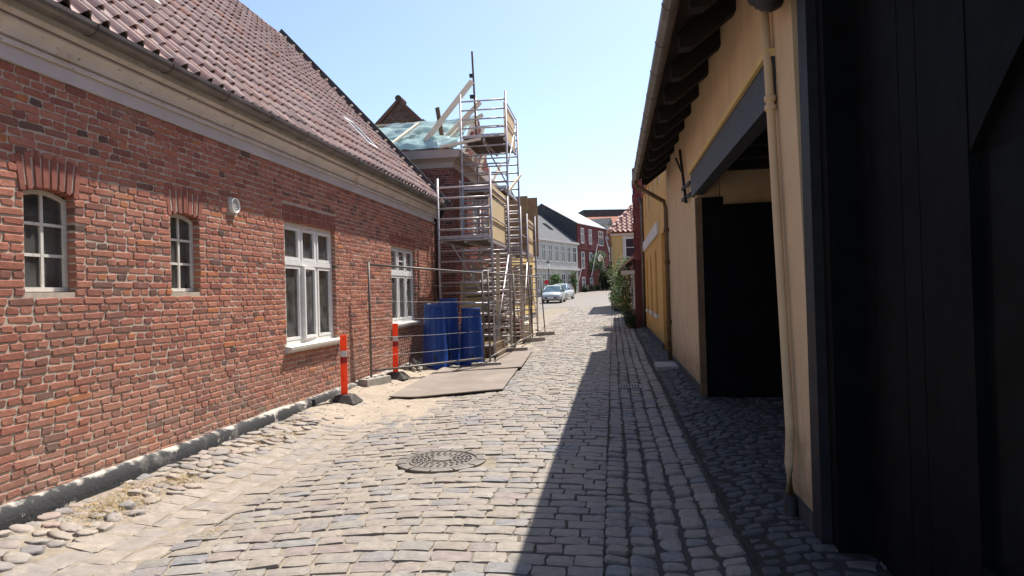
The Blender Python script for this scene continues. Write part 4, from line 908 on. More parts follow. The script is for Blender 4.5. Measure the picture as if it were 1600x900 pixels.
for k, (y0, x1) in enumerate(((19.9, -3.95), (20.9, -4.0), (23.2, -4.0))): plank((SX + .12, y0, 5.5), (x1 + .05, y0 + .9, 7.0 - .3 * k), .05, .1, 'timber', ['pale gable prop nearest the tarpaulin', 'pale gable prop standing behind the nearest one', 'pale gable prop at the far side of the gable'][k], 'prop')
t = empty('scaffold_pole', (-3.7, 18.6, 5.8), 'tall thin upright pole rising above the roof rafters', 'pole'); mb = MB(); mb.tube([(-3.70, 18.6, 5.75), (-3.78, 18.6, 8.6)], .028, 8); mb.build('tube', 'oldwood', t); 
for z, y in ((7.85, 18.56), (7.25, 18.56)): mb = MB(); mb.box(-3.86, -3.76, y - .05, y + .05, z, z + .09); mb.build('clamp', 'black_iron', t)
# dark brick gable of a house behind
gh = empty('gable_house', (-8.4, 26, 0), 'dark weathered brick gable top with rounded cap rising behind the tarpaulin', 'house')
mb = MB(); mb.prism([(-11.2, 26, 0), (-5.6, 26, 0), (-5.6, 26, 6.9), (-8.35, 26, 9.6), (-11.2, 26, 6.9)], (0, .4, 0)); mb.build('wall', 'mortar2', gh, recalc=True)
gp = Pieces('brick', 'small_bricks', 'oldgable', brick_pool(6, .226, .06, jit=.006))
for r in range(48):
    z = 6.4 + r * .0667; hw = 2.78 * min(1, (9.6 - z) / 2.7)
    if hw < .12: break
    x = -8.35 - hw
    while x < -8.35 + hw - .08: q = .24 if r % 2 else .12; gp.add(Matrix.Translation((x, 25.985, z)) @ Matrix.Rotation(math.pi, 4, 'Z') @ Matrix.Translation((-q, 0, 0)) @ Matrix.Diagonal((q - .012, 1, .057, 1))); x += q
gp.finish(gh, 120, visible=lambda p: p.z > 8.2)
mb = MB(); mb.prism([(-11.4, 25.9, 6.75), (-8.35, 25.9, 9.72), (-5.3, 25.9, 6.7), (-5.45, 25.9, 6.6), (-8.35, 25.9, 9.55), (-11.3, 25.9, 6.6)], (0, .6, 0)); mb.build('coping', 'oldgable', gh, recalc=True)
mb = MB(); mb.tube([(-8.35, 25.85, 9.68), (-8.35, 26.6, 9.68)], .13, 10); mb.build('gable_cap', 'oldgable', gh)
mb = MB(); mb.prism([(-11.2, 26.4, 6.7), (-8.35, 26.4, 9.5), (-5.6, 26.4, 6.7)], (0, 7, 0)); mb.build('roof', 'redtile', gh, recalc=True)

# ================================================================ YELLOW HOUSE BEYOND THE SCAFFOLD
yl = empty('yellow_house', (-4.4, 33, .2), 'bright yellow house front with white windows beyond the scaffold', 'house')
F5 = Frame((-4.32, 0, 0), (0, 1, 0), (1, 0, 0))
mb = MB(); W5 = [(30 + i * 1.55, 30.95 + i * 1.55, 1.25, 2.75) for i in range(4)]; wall_sheet(mb, F5, 28.7, 37.3, .1, 4.6, W5, 0, .1); mb.quad((-4.32, 37.3, .1), (-4.32, 37.3, 4.6), (-11, 37.3, 4.6), (-11, 37.3, .1)); mb.quad((-4.32, 28.7, .1), (-11, 28.7, .1), (-11, 28.7, 4.6), (-4.32, 28.7, 4.6)); mb.build('wall', mat('bright_yellow_render', (.68, .5, .2), .8, .15, var=(.9, 1.06), vs_=2, bump=(20, .2, .004)), yl)
for a, b, c, d in W5: simple_window(yl, F5, a, b, c, d, 2, (.62,), d0=-.08, d1=-.02)
mb = MB(); mb.prism([(-4.0, 28.7, 4.55), (-4.0, 28.7, 4.67), (-7.6, 28.7, 6.6), (-11.2, 28.7, 4.67), (-11.2, 28.7, 4.55)], (0, 8.6, 0)); mb.build('roof', 'redtile', yl, recalc=True)
mb = MB(); F5.box(mb, 28.72, 37.28, .1, .6, .003, .03); mb.build('plinth', 'dark_plinth', yl)

# ================================================================ FAR HOUSES ROUND THE BEND
def gabled(mb_wall, mb_roof, L_, D_, e, r, over=.25):
    mb_wall.prism([(0, 0, -1), (0, D_, -1), (0, D_, e), (0, D_ / 2, r), (0, 0, e)], (L_, 0, 0))
    t = .12; mb_roof.prism([(-over, -over, e - over * (r - e) / (D_ / 2) + .03), (-over, D_ / 2, r + .03), (-over, D_ + over, e - over * (r - e) / (D_ / 2) + .03), (-over, D_ + over, e + t), (-over, D_ / 2, r + t), (-over, -over, e - over * (r - e) / (D_ / 2) + t)], (L_ + 2 * over, 0, 0))
FA = 70.1
LFR = Frame((0, 0, 0), (1, 0, 0), (0, -1, 0))
wh = empty('white_house', (-8.9, 68.0, 1.2), 'long off white two storey house with grey slate roof at the bend', 'house', rotz=RAD(FA))
mw, mr_ = MB(), MB(); gabled(mw, mr_, 14.2, 9, 6.35, 9.9, .18); mw.build('wall', 'whitewall', wh, recalc=True); wr_ = mr_.build('roof', 'slate', wh, recalc=True)
for i in range(8):
    x = .5 + i * 1.72; simple_window(wh, LFR, x, x + 1.05, 3.95, 5.85, 2, (.66,), d0=.004, d1=.06, fw=.065, bar=.05)
    if i < 7: simple_window(wh, LFR, x, x + 1.05, .75, 2.6, 2, (.62,), d0=.004, d1=.06, fw=.065, bar=.05)
    mb = MB(); LFR.box(mb, x - .4, x - .28, 3.4, 6.18, .003, .035); mb.build('pilaster', 'white_band', wh)
mb = MB(); LFR.box(mb, -.1, 14.3, 3.05, 3.3, .003, .22); mb.build('string_course', 'white_band', wh); mb = MB(); LFR.box(mb, -.1, 14.3, 6.2, 6.36, .003, .2); mb.build('cornice', 'white_band', wh)
mb = MB(); LFR.box(mb, 0, 14.2, -.5, .45, .003, .04); mb.build('plinth', 'slate', wh)
mb = MB(); LFR.box(mb, 12.3, 13.3, 0, 2.65, .004, .03); d_ = mb.build('door', 'blackwood', wh); mb = MB(); ring(mb, LFR, 12.18, 13.42, -.1, 2.78, .115, .004, .06); mb.build('door_frame', 'white_band', wh)
for x, t in ((4.6, .45), (10.3, .4)):
    P_ = lambda s, u, h: (s, u * 4.5, 6.35 + u * 3.55 + h); mb = MB(); mb.hexa([P_(x, t, .1), P_(x + .9, t, .1), P_(x + .9, t + .22, .1), P_(x, t + .22, .1), P_(x, t, .22), P_(x + .9, t, .22), P_(x + .9, t + .22, .22), P_(x, t + .22, .22)]); mb.build('skylight', 'dark_glass', wr_)
rh = empty('red_house', (-4.05, 81.3, 1.55), 'three storey red painted house with dark slate gable beside the white house', 'house', rotz=RAD(FA))
mw, mr_ = MB(), MB(); gabled(mw, mr_, 10, 9.4, 8.45, 11.2, .12); mw.build('wall', 'redwall', rh, recalc=True); mr_.build('roof', 'lightroof', rh, recalc=True)
mb = MB(); mb.prism([(-.12, .15, 2), (-.12, 9.4, 2), (-.12, 9.4, 8.4), (-.12, 4.7, 11.1), (-.12, .15, 8.5)], (.1, 0, 0)); mb.build('slate_gable', 'darkslate', rh, recalc=True)
for x, w_ in ((1.0, .95), (3.6, .95), (7.0, 1.6)):
    for z, h in ((6.1, 1.9), (2.95, 2.1), (.3, 1.6)): simple_window(rh, LFR, x, x + w_, z, z + h, 2, (.62,), d0=.004, d1=.06, fw=.08, bar=.06)
mb = MB(); LFR.box(mb, 0, 10, 5.3, 5.5, .003, .1); mb.build('string_course', 'redwall', rh)
r2 = empty('red_house', (-.65, 90.75, 1.7), 'lower red house with white dormer and light hoist bar beyond the three storey one', 'house', rotz=RAD(FA))
mw, mr_ = MB(), MB(); gabled(mw, mr_, 9, 8, 6.9, 9.2, .1); mw.build('wall', 'redwall', r2, recalc=True); rr2 = mr_.build('roof', 'darkslate', r2, recalc=True)
for x in (.9, 3.2, 5.6):
    for z, h in ((4.0, 1.9), (.6, 1.7)): simple_window(r2, LFR, x, x + 1.0, z, z + h, 2, (.62,), d0=.004, d1=.06, fw=.08, bar=.06)
mb = MB(); mb.box(.2, 2.0, -.05, 2.5, 6.95, 9.0); dm = mb.build('dormer', 'whitewall', rr2); mb = MB(); mb.prism([(0.0, -.3, 8.95), (2.2, -.3, 8.95), (1.1, -.3, 9.95)], (0, 3.4, 0)); mb.build('dormer_roof', 'slate', dm, recalc=True)
# long buildings closing the view
bb = empty('long_house', (-3.5, 104, 1.9), 'distant long house with red tiled roof closing the street', 'house', rotz=RAD(8))
mw, mr_ = MB(), MB(); gabled(mw, mr_, 26, 9, 8.4, 11.7, .2); mw.build('wall', 'redwall', bb, recalc=True); mr_.build('roof', 'redtile', bb, recalc=True)
for i in range(8): simple_window(bb, LFR, 1 + i * 3, 2.1 + i * 3, 5.4, 7.2, 2, (.62,), d0=.004, d1=.06, fw=.1)
bb2 = empty('dark_building', (-4.6, 116, 2), 'tall dark roofed building showing as a strip behind the red roof', 'building', rotz=RAD(14))
mw, mr_ = MB(), MB(); gabled(mw, mr_, 34, 10, 13.75, 13.85, .02); mw.build('wall', 'darkslate', bb2, recalc=True); mr_.build('roof', 'darkslate', bb2, recalc=True)
for i in range(6): simple_window(bb2, LFR, 2 + i * 5, 3.2 + i * 5, 6, 8, 2, (.62,), d0=.004, d1=.06, fw=.1)

# ================================================================ SCAFFOLD
XL, XR = -4.03, -2.76
def scaffold(label, ya, yb, tops, rng_a, rng_b, decks, zb=None, braces=(), rails=()):
    """two frames at ya and yb; tops = heights of uprights (a left, a right, b left, b right)"""
    t = empty('scaffold_tower', ((XL + XR) / 2, (ya + yb) / 2, G(-3.4, ya)), label, 'scaffold', 'scaffold towers in front of the brick house')
    base = {}
    for k, (y, x) in enumerate(((ya, XL), (ya, XR), (yb, XL), (yb, XR))):
        if tops[k] is None: continue
        g = G(x, y); mb = MB(); mb.tube([(x, y, g + .1), (x, y, tops[k])], .029, 8); u = mb.build('upright', 'scaffold', t, smooth=True)
        mb = MB(); mb.box(x - .07, x + .07, y - .07, y + .07, g - .01, g + .015); mb.lathe((x, y, g), [(.019, .01), (.019, .12), (.05, .12), (.05, .15), (.001, .15)], 8); mb.build('base_jack', 'black_iron', u)
    for y, (z0, z1) in ((ya, rng_a), (yb, rng_b)):
        n = int((z1 - z0) / .25 + .5)
        base = None
        for i in range(n + 1):
            z = z1 - i * .25
            if base is None:
                mb = MB(); mb.tube([(XL + .02, y, z), (XR - .02, y, z)], .023, 8); base = mb.build('rung', 'scaffold', t, smooth=True); zb_ = z
            else: shared(base, 'rung', t, (0, 0, z - zb_))
    for z in decks:
        mb = MB(); mb.box(XL + .05, XR - .05, ya + .03, yb - .03, z + .03, z + .055); d = mb.build('deck', 'deck', t)
        for x0, x1 in ((XL + .04, XL + .09), ((XL + XR) / 2 - .03, (XL + XR) / 2 + .03), (XR - .09, XR - .04)): mb = MB(); mb.box(x0, x1, ya + .02, yb - .02, z - .04, z + .028); mb.build('deck_beam', 'scaffold', d)
        for x0, x1, y0, y1 in ((XL + .04, XR - .04, ya, ya + .025), (XL + .04, XR - .04, yb - .025, yb)): mb = MB(); mb.box(x0, x1, y0, y1, z + .056, z + .13); mb.build('toe_board', 'scaffold', d)
    for (x, y0, z0, y1, z1, x1) in braces: mb = MB(); mb.tube([(x, y0, z0), (x1, y1, z1)], .02, 8); mb.build('brace', 'scaffold', t, smooth=True)
    for z in rails:
        mb = MB(); mb.tube([(XR - .035, ya, z), (XR - .035, yb, z)], .018, 8); mb.build('guard_rail', 'scaffold', t, smooth=True)
    return t
scaffold('low aluminium scaffold tower nearest the camera beside the blue tubs', 15.3, 17.86, (4.42, 4.62, 4.3, 4.3), (.35, 4.2), (.35, 4.1), (2.93,), braces=((XR, 15.33, .4, 17.8, 2.7, XR), (XL + .3, 15.35, 2.85, 17.8, .6, XR - .1)), rails=(3.5, 4.18))
scaffold('tallest aluminium scaffold tower with a deck above roof height', 18.0, 20.2, (7.2, 7.22, 7.75, 7.0), (.4, 7.0), (.4, 6.85), (5.93, 4.5), braces=((XR - .05, 18.05, 4.9, 20.1, 6.7, XR - .05), (XL + .6, 18.1, 5.9, 20.1, 4.55, XR - .1), (XR - .03, 18.05, 2.7, 20.1, .4, XR - .03), (XL + .2, 18.1, 2.6, 20.1, .5, XL + .2)), rails=(6.5, 7.0))
scaffold('far low scaffold tower with plywood sides past the tall one', 22.1, 24.3, (4.6, 4.65, 4.4, 4.5), (.4, 5.0 - .4), (.4, 4.3), (2.98,), braces=((XR, 22.1, 2.7, 24.3, .5, XR),), rails=(3.55, 4.1))
scaffold('middle low scaffold bay joining the tallest tower to the far one', 20.4, 21.95, (4.3, 4.35, 4.3, 4.3), (.4, 4.2), (.4, 4.1), (2.95,), braces=((XR - .02, 20.45, .4, 21.9, 2.7, XR - .02), (XL + .3, 20.45, 2.7, 21.9, .5, XR - .3)), rails=(3.5,))
for k, (x0, y0, z0, x1, y1, z1, m, lab) in enumerate(((-3.2, 18.3, .2, -2.95, 17.2, 2.75, 'timber', 'pale timber leaning inside the nearest scaffold behind the right tub'), (-3.55, 19.6, .2, -3.3, 18.3, 2.6, 'oldwood', 'brown timber leaning under the tallest scaffold'), (-2.95, 21.4, .2, -2.85, 20.6, 2.4, 'timber', 'pale timber leaning in the middle scaffold bay'), (-3.7, 17.4, .75, -2.9, 17.5, .8, 'timber', 'pale batten lying across the rungs of the nearest scaffold'), (-3.9, 17.7, 1.6, -2.85, 17.7, 1.66, 'oldwood', 'brown batten lying across the upper rungs of the nearest scaffold'))):
    plank((x0, y0, z0), (x1, y1, z1), .1, .045, m, lab, 'plank', (0, 1, 0) if k < 3 else (0, 0, 1))
def sheet(x, y0, y1, z0, z1, label, m='ply', drop=0):
    mb = MB(); mb.hexa([(x, y0, z0), (x + .018, y0, z0), (x + .018, y1, z0 - drop), (x, y1, z0 - drop), (x, y0, z1), (x + .018, y0, z1), (x + .018, y1, z1 - drop), (x, y1, z1 - drop)]); return mb.build('plywood_sheet', m, None, label=label, cat='plywood', group='plywood sheets on the scaffold')
sheet(XR - .085, 18.15, 20.15, 6.02, 6.98, 'sagging plywood sheet closing the top deck of the tallest scaffold')
sheet(XR - .085, 15.45, 17.85, 3.0, 4.02, 'pale plywood sheet along the side of the nearest low scaffold')
sheet(XR - .06, 15.6, 17.8, 4.06, 4.3, 'narrow plywood strip above the sheet of the nearest low scaffold')
sheet(XR - .085, 22.15, 24.25, 3.02, 3.95, 'plywood sheet along the side of the far low scaffold')
sheet(XR - .06, 22.2, 24.2, 3.98, 4.2, 'narrow plywood strip above the sheet of the far low scaffold')
def fsheet(x0, x1, y, z0, z1, label, m='ply_old'): mb = MB(); mb.box(x0, x1, y, y + .02, z0, z1); return mb.build('plywood_sheet', m, None, label=label, cat='plywood', group='plywood sheets on the scaffold')
fsheet(-3.9, -2.66, 24.42, 3.0, 5.18, 'tall brown plywood sheet facing the camera behind the ladder frames')
fsheet(-3.5, -2.72, 22.0, 3.1, 4.9, 'brown plywood sheet in front of the tall one on the far scaffold')
fsheet(-3.6, -2.9, 24.36, 1.2, 2.7, 'yellowish plywood sheet low down at the back of the scaffold', 'ply')
mb = MB(); mb.hexa([(-4.02, 17.55, .12), (-3.42, 17.55, .12), (-3.42, 17.57, .12), (-4.02, 17.57, .12), (-4.16, 17.95, 2.05), (-3.6, 17.95, 2.05), (-3.6, 17.97, 2.05), (-4.16, 17.97, 2.05)]); mb.build('plywood_sheet', 'ply', None, label='plywood sheet leaning on the house wall behind the blue tubs', cat='plywood', group='plywood sheets on the scaffold')
plank((-4.1, 15.95, .15), (-4.28, 15.6, 1.95), .09, .03, 'oldwood', 'brown plank leaning on the low house wall by its downpipe', 'plank', (0, 1, 0))
plank((-3.0, 19.2, .35), (-2.9, 18.6, 2.35), .06, .06, 'whitepole', 'white pole leaning steeply inside the scaffold', 'pole', (0, 1, 0))
plank((-3.05, 18.9, 4.4), (-2.7, 20.3, 5.3), .05, .07, 'timber', 'short pale plank leaning up at the scaffold ladder', 'plank')
# building materials stacked on the low decks behind the fence
sp = Pieces('stone', 'small_stones', 'rubble', sett_pool(5, 21, rad=.1, pillow=.06, jit=.03, drop=.07))
def pallet(x, y, z, label, layers, m):
    t = empty('pallet', (x, y, z), label, 'pallet', 'pallets of building material behind the fence')
    for k in range(3): mb = MB(); mb.box(x - .5 + k * .42, x - .34 + k * .42, y - .4, y + .4, z, z + .09); mb.build('bearer', 'oldwood', t)
    for k in range(5): mb = MB(); mb.box(x - .5, x + .5, y - .4 + k * .17, y - .28 + k * .17, z + .092, z + .115); mb.build('board', 'timber', t)
    return t
zs = {}
def stack(x, y, z, nx, ny, nz, sx, sy, sz, m, label, cat, group, jit=.012):
    t = empty('material_stack', (x, y, z), label, cat, group); proto = None
    for k in range(nz):
        for j in range(ny):
            for i in range(nx):
                cx, cy, cz = x + (i - (nx - 1) / 2) * (sx + .01) + random.uniform(-jit, jit), y + (j - (ny - 1) / 2) * (sy + .01) + random.uniform(-jit, jit), z + k * (sz + .003)
                if proto is None:
                    mb = MB(); mb.box(cx - sx / 2, cx + sx / 2, cy - sy / 2, cy + sy / 2, cz, cz + sz); proto = mb.build('block', m, t, bevel=.004); p0 = (cx, cy, cz)
                else: shared(proto, 'block', t, (cx - p0[0], cy - p0[1], cz - p0[2]))
    return t
pallet(-3.45, 18.9, G(-3.4, 18.9), 'pallet of pale blocks low under the tallest scaffold', 3, 'rubble')
stack(-3.45, 18.9, G(-3.4, 18.9) + .117, 4, 3, 3, .23, .23, .12, 'concrete', 'pale concrete blocks stacked on the pallet under the tallest scaffold', 'blocks', 'stacks of building material')
pallet(-3.4, 21.1, G(-3.4, 21.1), 'pallet of bricks standing between the tallest and far scaffolds', 4, 'brick2')
stack(-3.4, 21.1, G(-3.4, 21.1) + .117, 4, 3, 7, .235, .24, .09, 'brick2', 'dark red bricks stacked high on the pallet between the scaffolds', 'bricks', 'stacks of building material')
stack(-3.35, 16.8, G(-3.4, 16.8) + .0, 2, 1, 6, .5, 1.6, .06, 'oldwood', 'brown boards piled under the nearest scaffold behind the tubs', 'boards', 'stacks of building material', .03)
stack(-3.4, 23.2, G(-3.4, 23.2), 3, 2, 5, .36, .5, .1, 'timber', 'pale timber offcuts piled under the far scaffold', 'timber', 'stacks of building material', .05)
for k, (z, yy) in enumerate(((1.02, 18.0), (1.55, 18.0), (2.08, 18.0))):
    for j in range(3 if k < 2 else 2): plank((XL + .25 + j * .4, 17.9, z + .03), (XL + .25 + j * .4, 20.3, z + .03), .22, .04, 'oldwood' if (j + k) % 2 else 'timber', f'{["left", "middle", "right"][j]} plank of the {["lowest", "middle", "upper"][k]} row laid through the rungs of the tallest scaffold', 'plank')

# ================================================================ FENCE
def fence(x0, y0, x1, y1, label, lean=0, zadd=0):
    g0, g1 = G(x0, y0) + .13 + zadd, G(x1, y1) + .13 + zadd
    t = empty('temporary_fence', ((x0 + x1) / 2, (y0 + y1) / 2, min(g0, g1)), label, 'fence', 'temporary fence panels round the scaffold')
    A = Vector((x0, y0, g0)); B = Vector((x1, y1, g1)); up = Vector((lean, 0, 1.98)); f = (B - A).normalized()
    Lf = (B - A).length
    for p in (A, B): mb = MB(); mb.tube([p - Vector((0, 0, .08)), p + up], .021, 8); mb.build('post', 'fence', t, smooth=True)
    for h in (.1, 1.0 * 1.94): mb = MB(); mb.tube([A + up * (h / 1.98), B + up * (h / 1.98)], .019, 8); mb.build('rail', 'fence', t, smooth=True)
    mb = MB(); n = int(Lf / .17)
    for i in range(1, n): p = A + (B - A) * (i / n); mb.tube([p + up * .05, p + up * .97], .0005, 3, caps=False)
    mb.build('upright_wires', 'wire', t, kind='stuff')
    for i in range(1, 6): h = i / 6.2; mb = MB(); mb.tube([A + up * (h + .02), A.lerp(B, .5) + up * (h + .012), B + up * (h + .02)], .0017, 4, caps=False); mb.build('wire', 'wire', t)
    return t
fence(-4.16, 11.0, -2.80, 14.2, 'wire fence panel in front of the blue tubs')
fence(-2.68, 14.25, -2.63, 17.6, 'wire fence panel beside the nearest low scaffold')
fence(-2.63, 17.7, -2.56, 21.0, 'wire fence panel beside the tallest scaffold')
fence(-2.56, 21.1, -2.42, 23.6, 'last wire fence panel leaning at the far end of the scaffold', lean=-.12)
def foot(x, y, rz, label):
    g = G(x, y); mb = MB(); c, s = math.cos(rz), math.sin(rz); T = lambda a, b, h: (x + a * c - b * s, y + a * s + b * c, g + h)
    lo, wi = .34, .115
    mb.hexa([T(-lo, -wi, -.02), T(lo, -wi, -.02), T(lo, wi, -.02), T(-lo, wi, -.02), T(-lo + .02, -wi + .02, .13), T(lo - .02, -wi + .02, .13), T(lo - .02, wi - .02, .13), T(-lo + .02, wi - .02, .13)])
    return mb
for k, (x, y, rz, lab) in enumerate(((-4.1, 11.0, 1.25, 'concrete fence foot by the wall between the orange posts'), (-2.76, 14.2, .25, 'concrete fence foot near the blue tubs'), (-2.63, 17.65, .5, 'concrete fence foot in the middle of the scaffold'), (-2.5, 21.05, .6, 'concrete fence foot beside the far scaffold'), (-2.42, 23.6, .5, 'farthest concrete fence foot at the end of the fence'))):
    t = empty('fence_foot', (x, y, G(x, y)), lab, 'fence foot', 'concrete feet of the fence'); foot(x, y, rz, lab).build('block', 'concrete', t, bevel=.012)
    for a in (-.2, .0, .2):
        mb = MB(); cx, cy = x + a * math.cos(rz), y + a * math.sin(rz); mb.lathe((cx, cy, G(x, y) + .1305), [(.024, 0), (.03, .0), (.03, .006), (.024, .006)], 8); mb.build('socket', 'black_iron', t)

# ================================================================ BLUE TUBS (rubbish chute lengths stood on end)
proto = None
for k, (x, y, h, lab) in enumerate(((-3.76, 13.72, 1.38, 'blue tapered chute section, left of the three and nearest the wall'), (-3.72, 14.8, 1.48, 'tallest blue tapered chute section, standing behind the other two'), (-3.13, 14.5, 1.33, 'blue tapered chute section on the right, nearest the road'))):
    g = G(x, y); t = empty('rubbish_chute', (x, y, g), lab, 'rubbish chute', 'blue rubbish chute sections')
    mb = MB(); mb.lathe((x, y, g), [(.29, -.02), (.297, .0), (.297, .03), (.285, .05), (.268, .35), (.245, .75), (.212, h - .08), (.208, h - .05), (.219, h - .045), (.219, h), (.205, h), (.2, h - .06), (.23, .5), (.27, .0)], 36); mb.build('tube', 'blue', t, smooth=True)
    for a in (-2.6, -1.3, .4, 2.0):
        c, s = math.cos(a), math.sin(a); mb = MB(); mb.box(x + .26 * c - .02, x + .26 * c + .02, y + .26 * s - .02, y + .26 * s + .02, g + .12, g + .3); mb.build('bracket', 'black_iron', t)
    a = -1.75; c, s = math.cos(a), math.sin(a); q = Frame((x + .288 * c, y + .288 * s, 0), (-s, c, 0), (c, s, 0))
    mb = MB(); q.box(mb, -.06, .06, g + .1, g + .135, -.012, .004)
    if k == 0: mb.build('maker_plate', 'reflect', t)

# ================================================================ ORANGE POSTS
pr = None
for k, (x, y, lean, lab) in enumerate(((-4.02, 9.5, .0, 'orange traffic post with white and dark red bands, nearest the camera'), (-3.98, 11.75, .02, 'orange traffic post with white and dark red bands beyond the fence foot'))):
    g = sand_h(x, y) + .005; t = empty('traffic_post', (x, y, g), lab, 'traffic post', 'orange traffic posts along the wall')
    def post(z0, z1, r, m, n):
        mb = MB(); ring2 = []
        for z in (z0, z1):
            for j in range(16): a = 2 * math.pi * j / 16; mb.v.append((x + r * math.cos(a) + lean * (z), y + r * .62 * math.sin(a), g + z))
        for j in range(16): mb.f.append((j, (j + 1) % 16, 16 + (j + 1) % 16, 16 + j))
        mb.f.append(tuple(range(15, -1, -1))); mb.f.append(tuple(range(16, 32))); return mb.build(n, m, t, smooth=False)
    post(.05, .985, .052, 'orange', 'post'); post(.66, .75, .0535, 'reflect', 'reflective_band'); post(.565, .655, .0537, 'redband', 'red_band')
    for z in (.93, .36, .32): mb = MB(); mb.lathe((x + .01 + lean * z, y - .034, g + z), [(.001, -.007), (.007, -.004), (.009, .0), (.007, .004), (.001, .007)], 8); mb.build('screw', 'cardark', t)
    mb = MB(); lo, l2 = .23, .12
    mb.hexa([(x - lo, y - .2, g - .03), (x + lo, y - .2, g - .03), (x + lo, y + .2, g - .03), (x - lo, y + .2, g - .03), (x - l2, y - .1, g + .095), (x + l2, y - .1, g + .095), (x + l2, y + .1, g + .095), (x - l2, y + .1, g + .095)]); mb.build('base', 'rubber', t, bevel=.012)

# ================================================================ STEEL PLATES, RUBBLE, MANHOLE, DRAIN
def plate(c, t, dz, label):
    mb = MB(); n = 12; A, B, C_, D = [Vector((p[0], p[1], 0)) for p in c]; top = []
    for j in range(n + 1):
        for i in range(n + 1):
            p = A.lerp(B, i / n).lerp(D.lerp(C_, i / n), j / n); z = G(p.x, p.y) * .6 + .4 * max(G(p.x + .4, p.y), G(p.x - .4, p.y)) + dz(i / n, j / n) + .004 * mnoise.noise((p.x * 2, p.y * 2, 0)); top.append((p.x, p.y, z))
    N_ = (n + 1) ** 2; mb.v = top + [(x, y, z - t) for x, y, z in top]; W = n + 1
    for j in range(n):
        for i in range(n): a = j * W + i; mb.f.append((a, a + 1, a + W + 1, a + W)); mb.f.append((N_ + a, N_ + a + W, N_ + a + W + 1, N_ + a + 1))
    for i in range(n): mb.f += [(i, N_ + i, N_ + i + 1, i + 1), (n * W + i, n * W + i + 1, N_ + n * W + i + 1, N_ + n * W + i), (i * W, (i + 1) * W, N_ + (i + 1) * W, N_ + i * W), (i * W + n, N_ + i * W + n, N_ + (i + 1) * W + n, (i + 1) * W + n)]
    return mb.build('road_plate', 'steelplate', None, label=label, cat='road plate', group='dusty road plates laid over the setts')
plate([(-3.5, 10.0), (-1.84, 10.85), (-2.0, 13.9), (-3.55, 13.7)], .018, lambda u, v: .055 - .02 * u + .01 * v, 'nearer dusty brown road plate with a dark gap under its front edge')
plate([(-3.3, 13.3), (-1.92, 13.65), (-2.16, 17.6), (-3.3, 17.4)], .016, lambda u, v: .07 - .03 * v, 'farther dusty road plate overlapping the nearer one')
t = empty('rubble_heap', (-3.98, 13.0, G(-3.98, 13)), 'small heap of grey rubble on the sand below the window', 'rubble')
rp = Pieces('rubble_stone', 'small_rubble', 'rubble', sett_pool(8, 9, rad=.28, pillow=.3, jit=.12, drop=.5))
for k in range(60):
    r = random.gauss(0, .16); a = random.uniform(0, 6.3); x, y = -3.98 + r * math.cos(a), 13.0 + 1.6 * r * math.sin(a); s = random.uniform(.03, .12) * (1 if k < 30 else .6)
    rp.add(Matrix.Translation((x, y, sand_h(x, y) + max(0, .16 - abs(r) * .55))) @ Matrix.Rotation(random.uniform(0, 6), 4, Vector((random.random(), random.random(), 1)).normalized()) @ Matrix.Diagonal((s, s * .8, s * 1.1, 1)))
rp.finish(t, 40)
sl_ = Pieces('stone', 'stones', 'rubble', sett_pool(6, 15, rad=.28, pillow=.3, jit=.12, drop=.4)); t2 = empty('stone_litter', (-3.6, 11, .1), None, None, None, 'stuff')
for k in range(260):
    y = random.uniform(8.2, 15.5); x = random.uniform(-4.2, -2.9 - .3 * random.random()); s = random.uniform(.008, .035) * (1.8 if random.random() < .08 else 1)
    if -3.6 < x and y > 10.2: continue
    sl_.add(Matrix.Translation((x, y, sand_h(x, y) + s * .25)) @ Matrix.Rotation(random.uniform(0, 6), 4, 'Z') @ Matrix.Diagonal((s, s * .8, s, 1)))
sl_.finish(t2, 0)
for o in [o for o in COL.objects if o.parent == t2]: o.parent = None; o.location = t2.location; o['kind'] = 'stuff'; o.name = 'stone_litter'
bpy.data.objects.remove(t2)
mh = empty('manhole_cover', (MHX, MHY, G(MHX, MHY)), 'round cast iron manhole cover set in the cobbled street', 'manhole cover')
gz0 = G(MHX, MHY) + .004
def gtilt(x, y): return G(x, y) - .002
mb = MB(); c8 = 24
prof = [(.44, -.05), (.44, .0), (.415, .004), (.345, .004), (.335, -.012), (.325, -.012), (.318, .0), (.30, .002), (.0001, .002)]
mb.lathe((MHX, MHY, gz0), prof, 40); mb.build('frame', 'castiron', mh)
mb = MB(); mb.lathe((MHX, MHY, gz0), [(.095, .002), (.095, .012), (.085, .014), (.0001, .014)], 24); mb.build('hub', 'castiron', mh)
kn = None
for r, n in ((.125, 12), (.165, 16), (.205, 20), (.245, 24), (.283, 28)):
    for j in range(n):
        a = 2 * math.pi * (j + .5 * (r > .2)) / n; c, s = math.cos(a), math.sin(a); x, y = MHX + r * c, MHY + r * s
        if kn is None:
            mb = MB(); mb.hexa([(x - .016, y - .011, gz0 + .002), (x + .016, y - .011, gz0 + .002), (x + .016, y + .011, gz0 + .002), (x - .016, y + .011, gz0 + .002), (x - .011, y - .007, gz0 + .012), (x + .011, y - .007, gz0 + .012), (x + .011, y + .007, gz0 + .012), (x - .011, y + .007, gz0 + .012)])
            for v in range(len(mb.v)): mb.v[v] = (mb.v[v][0] - x + MHX, mb.v[v][1] - y + MHY, mb.v[v][2])
            kn = mb.build('stud', 'castiron', mh); kn.location = (x - MHX, y - MHY, 0); kn.rotation_euler = (0, 0, a)
        else: shared(kn, 'stud', mh, (x - MHX, y - MHY, 0), a)
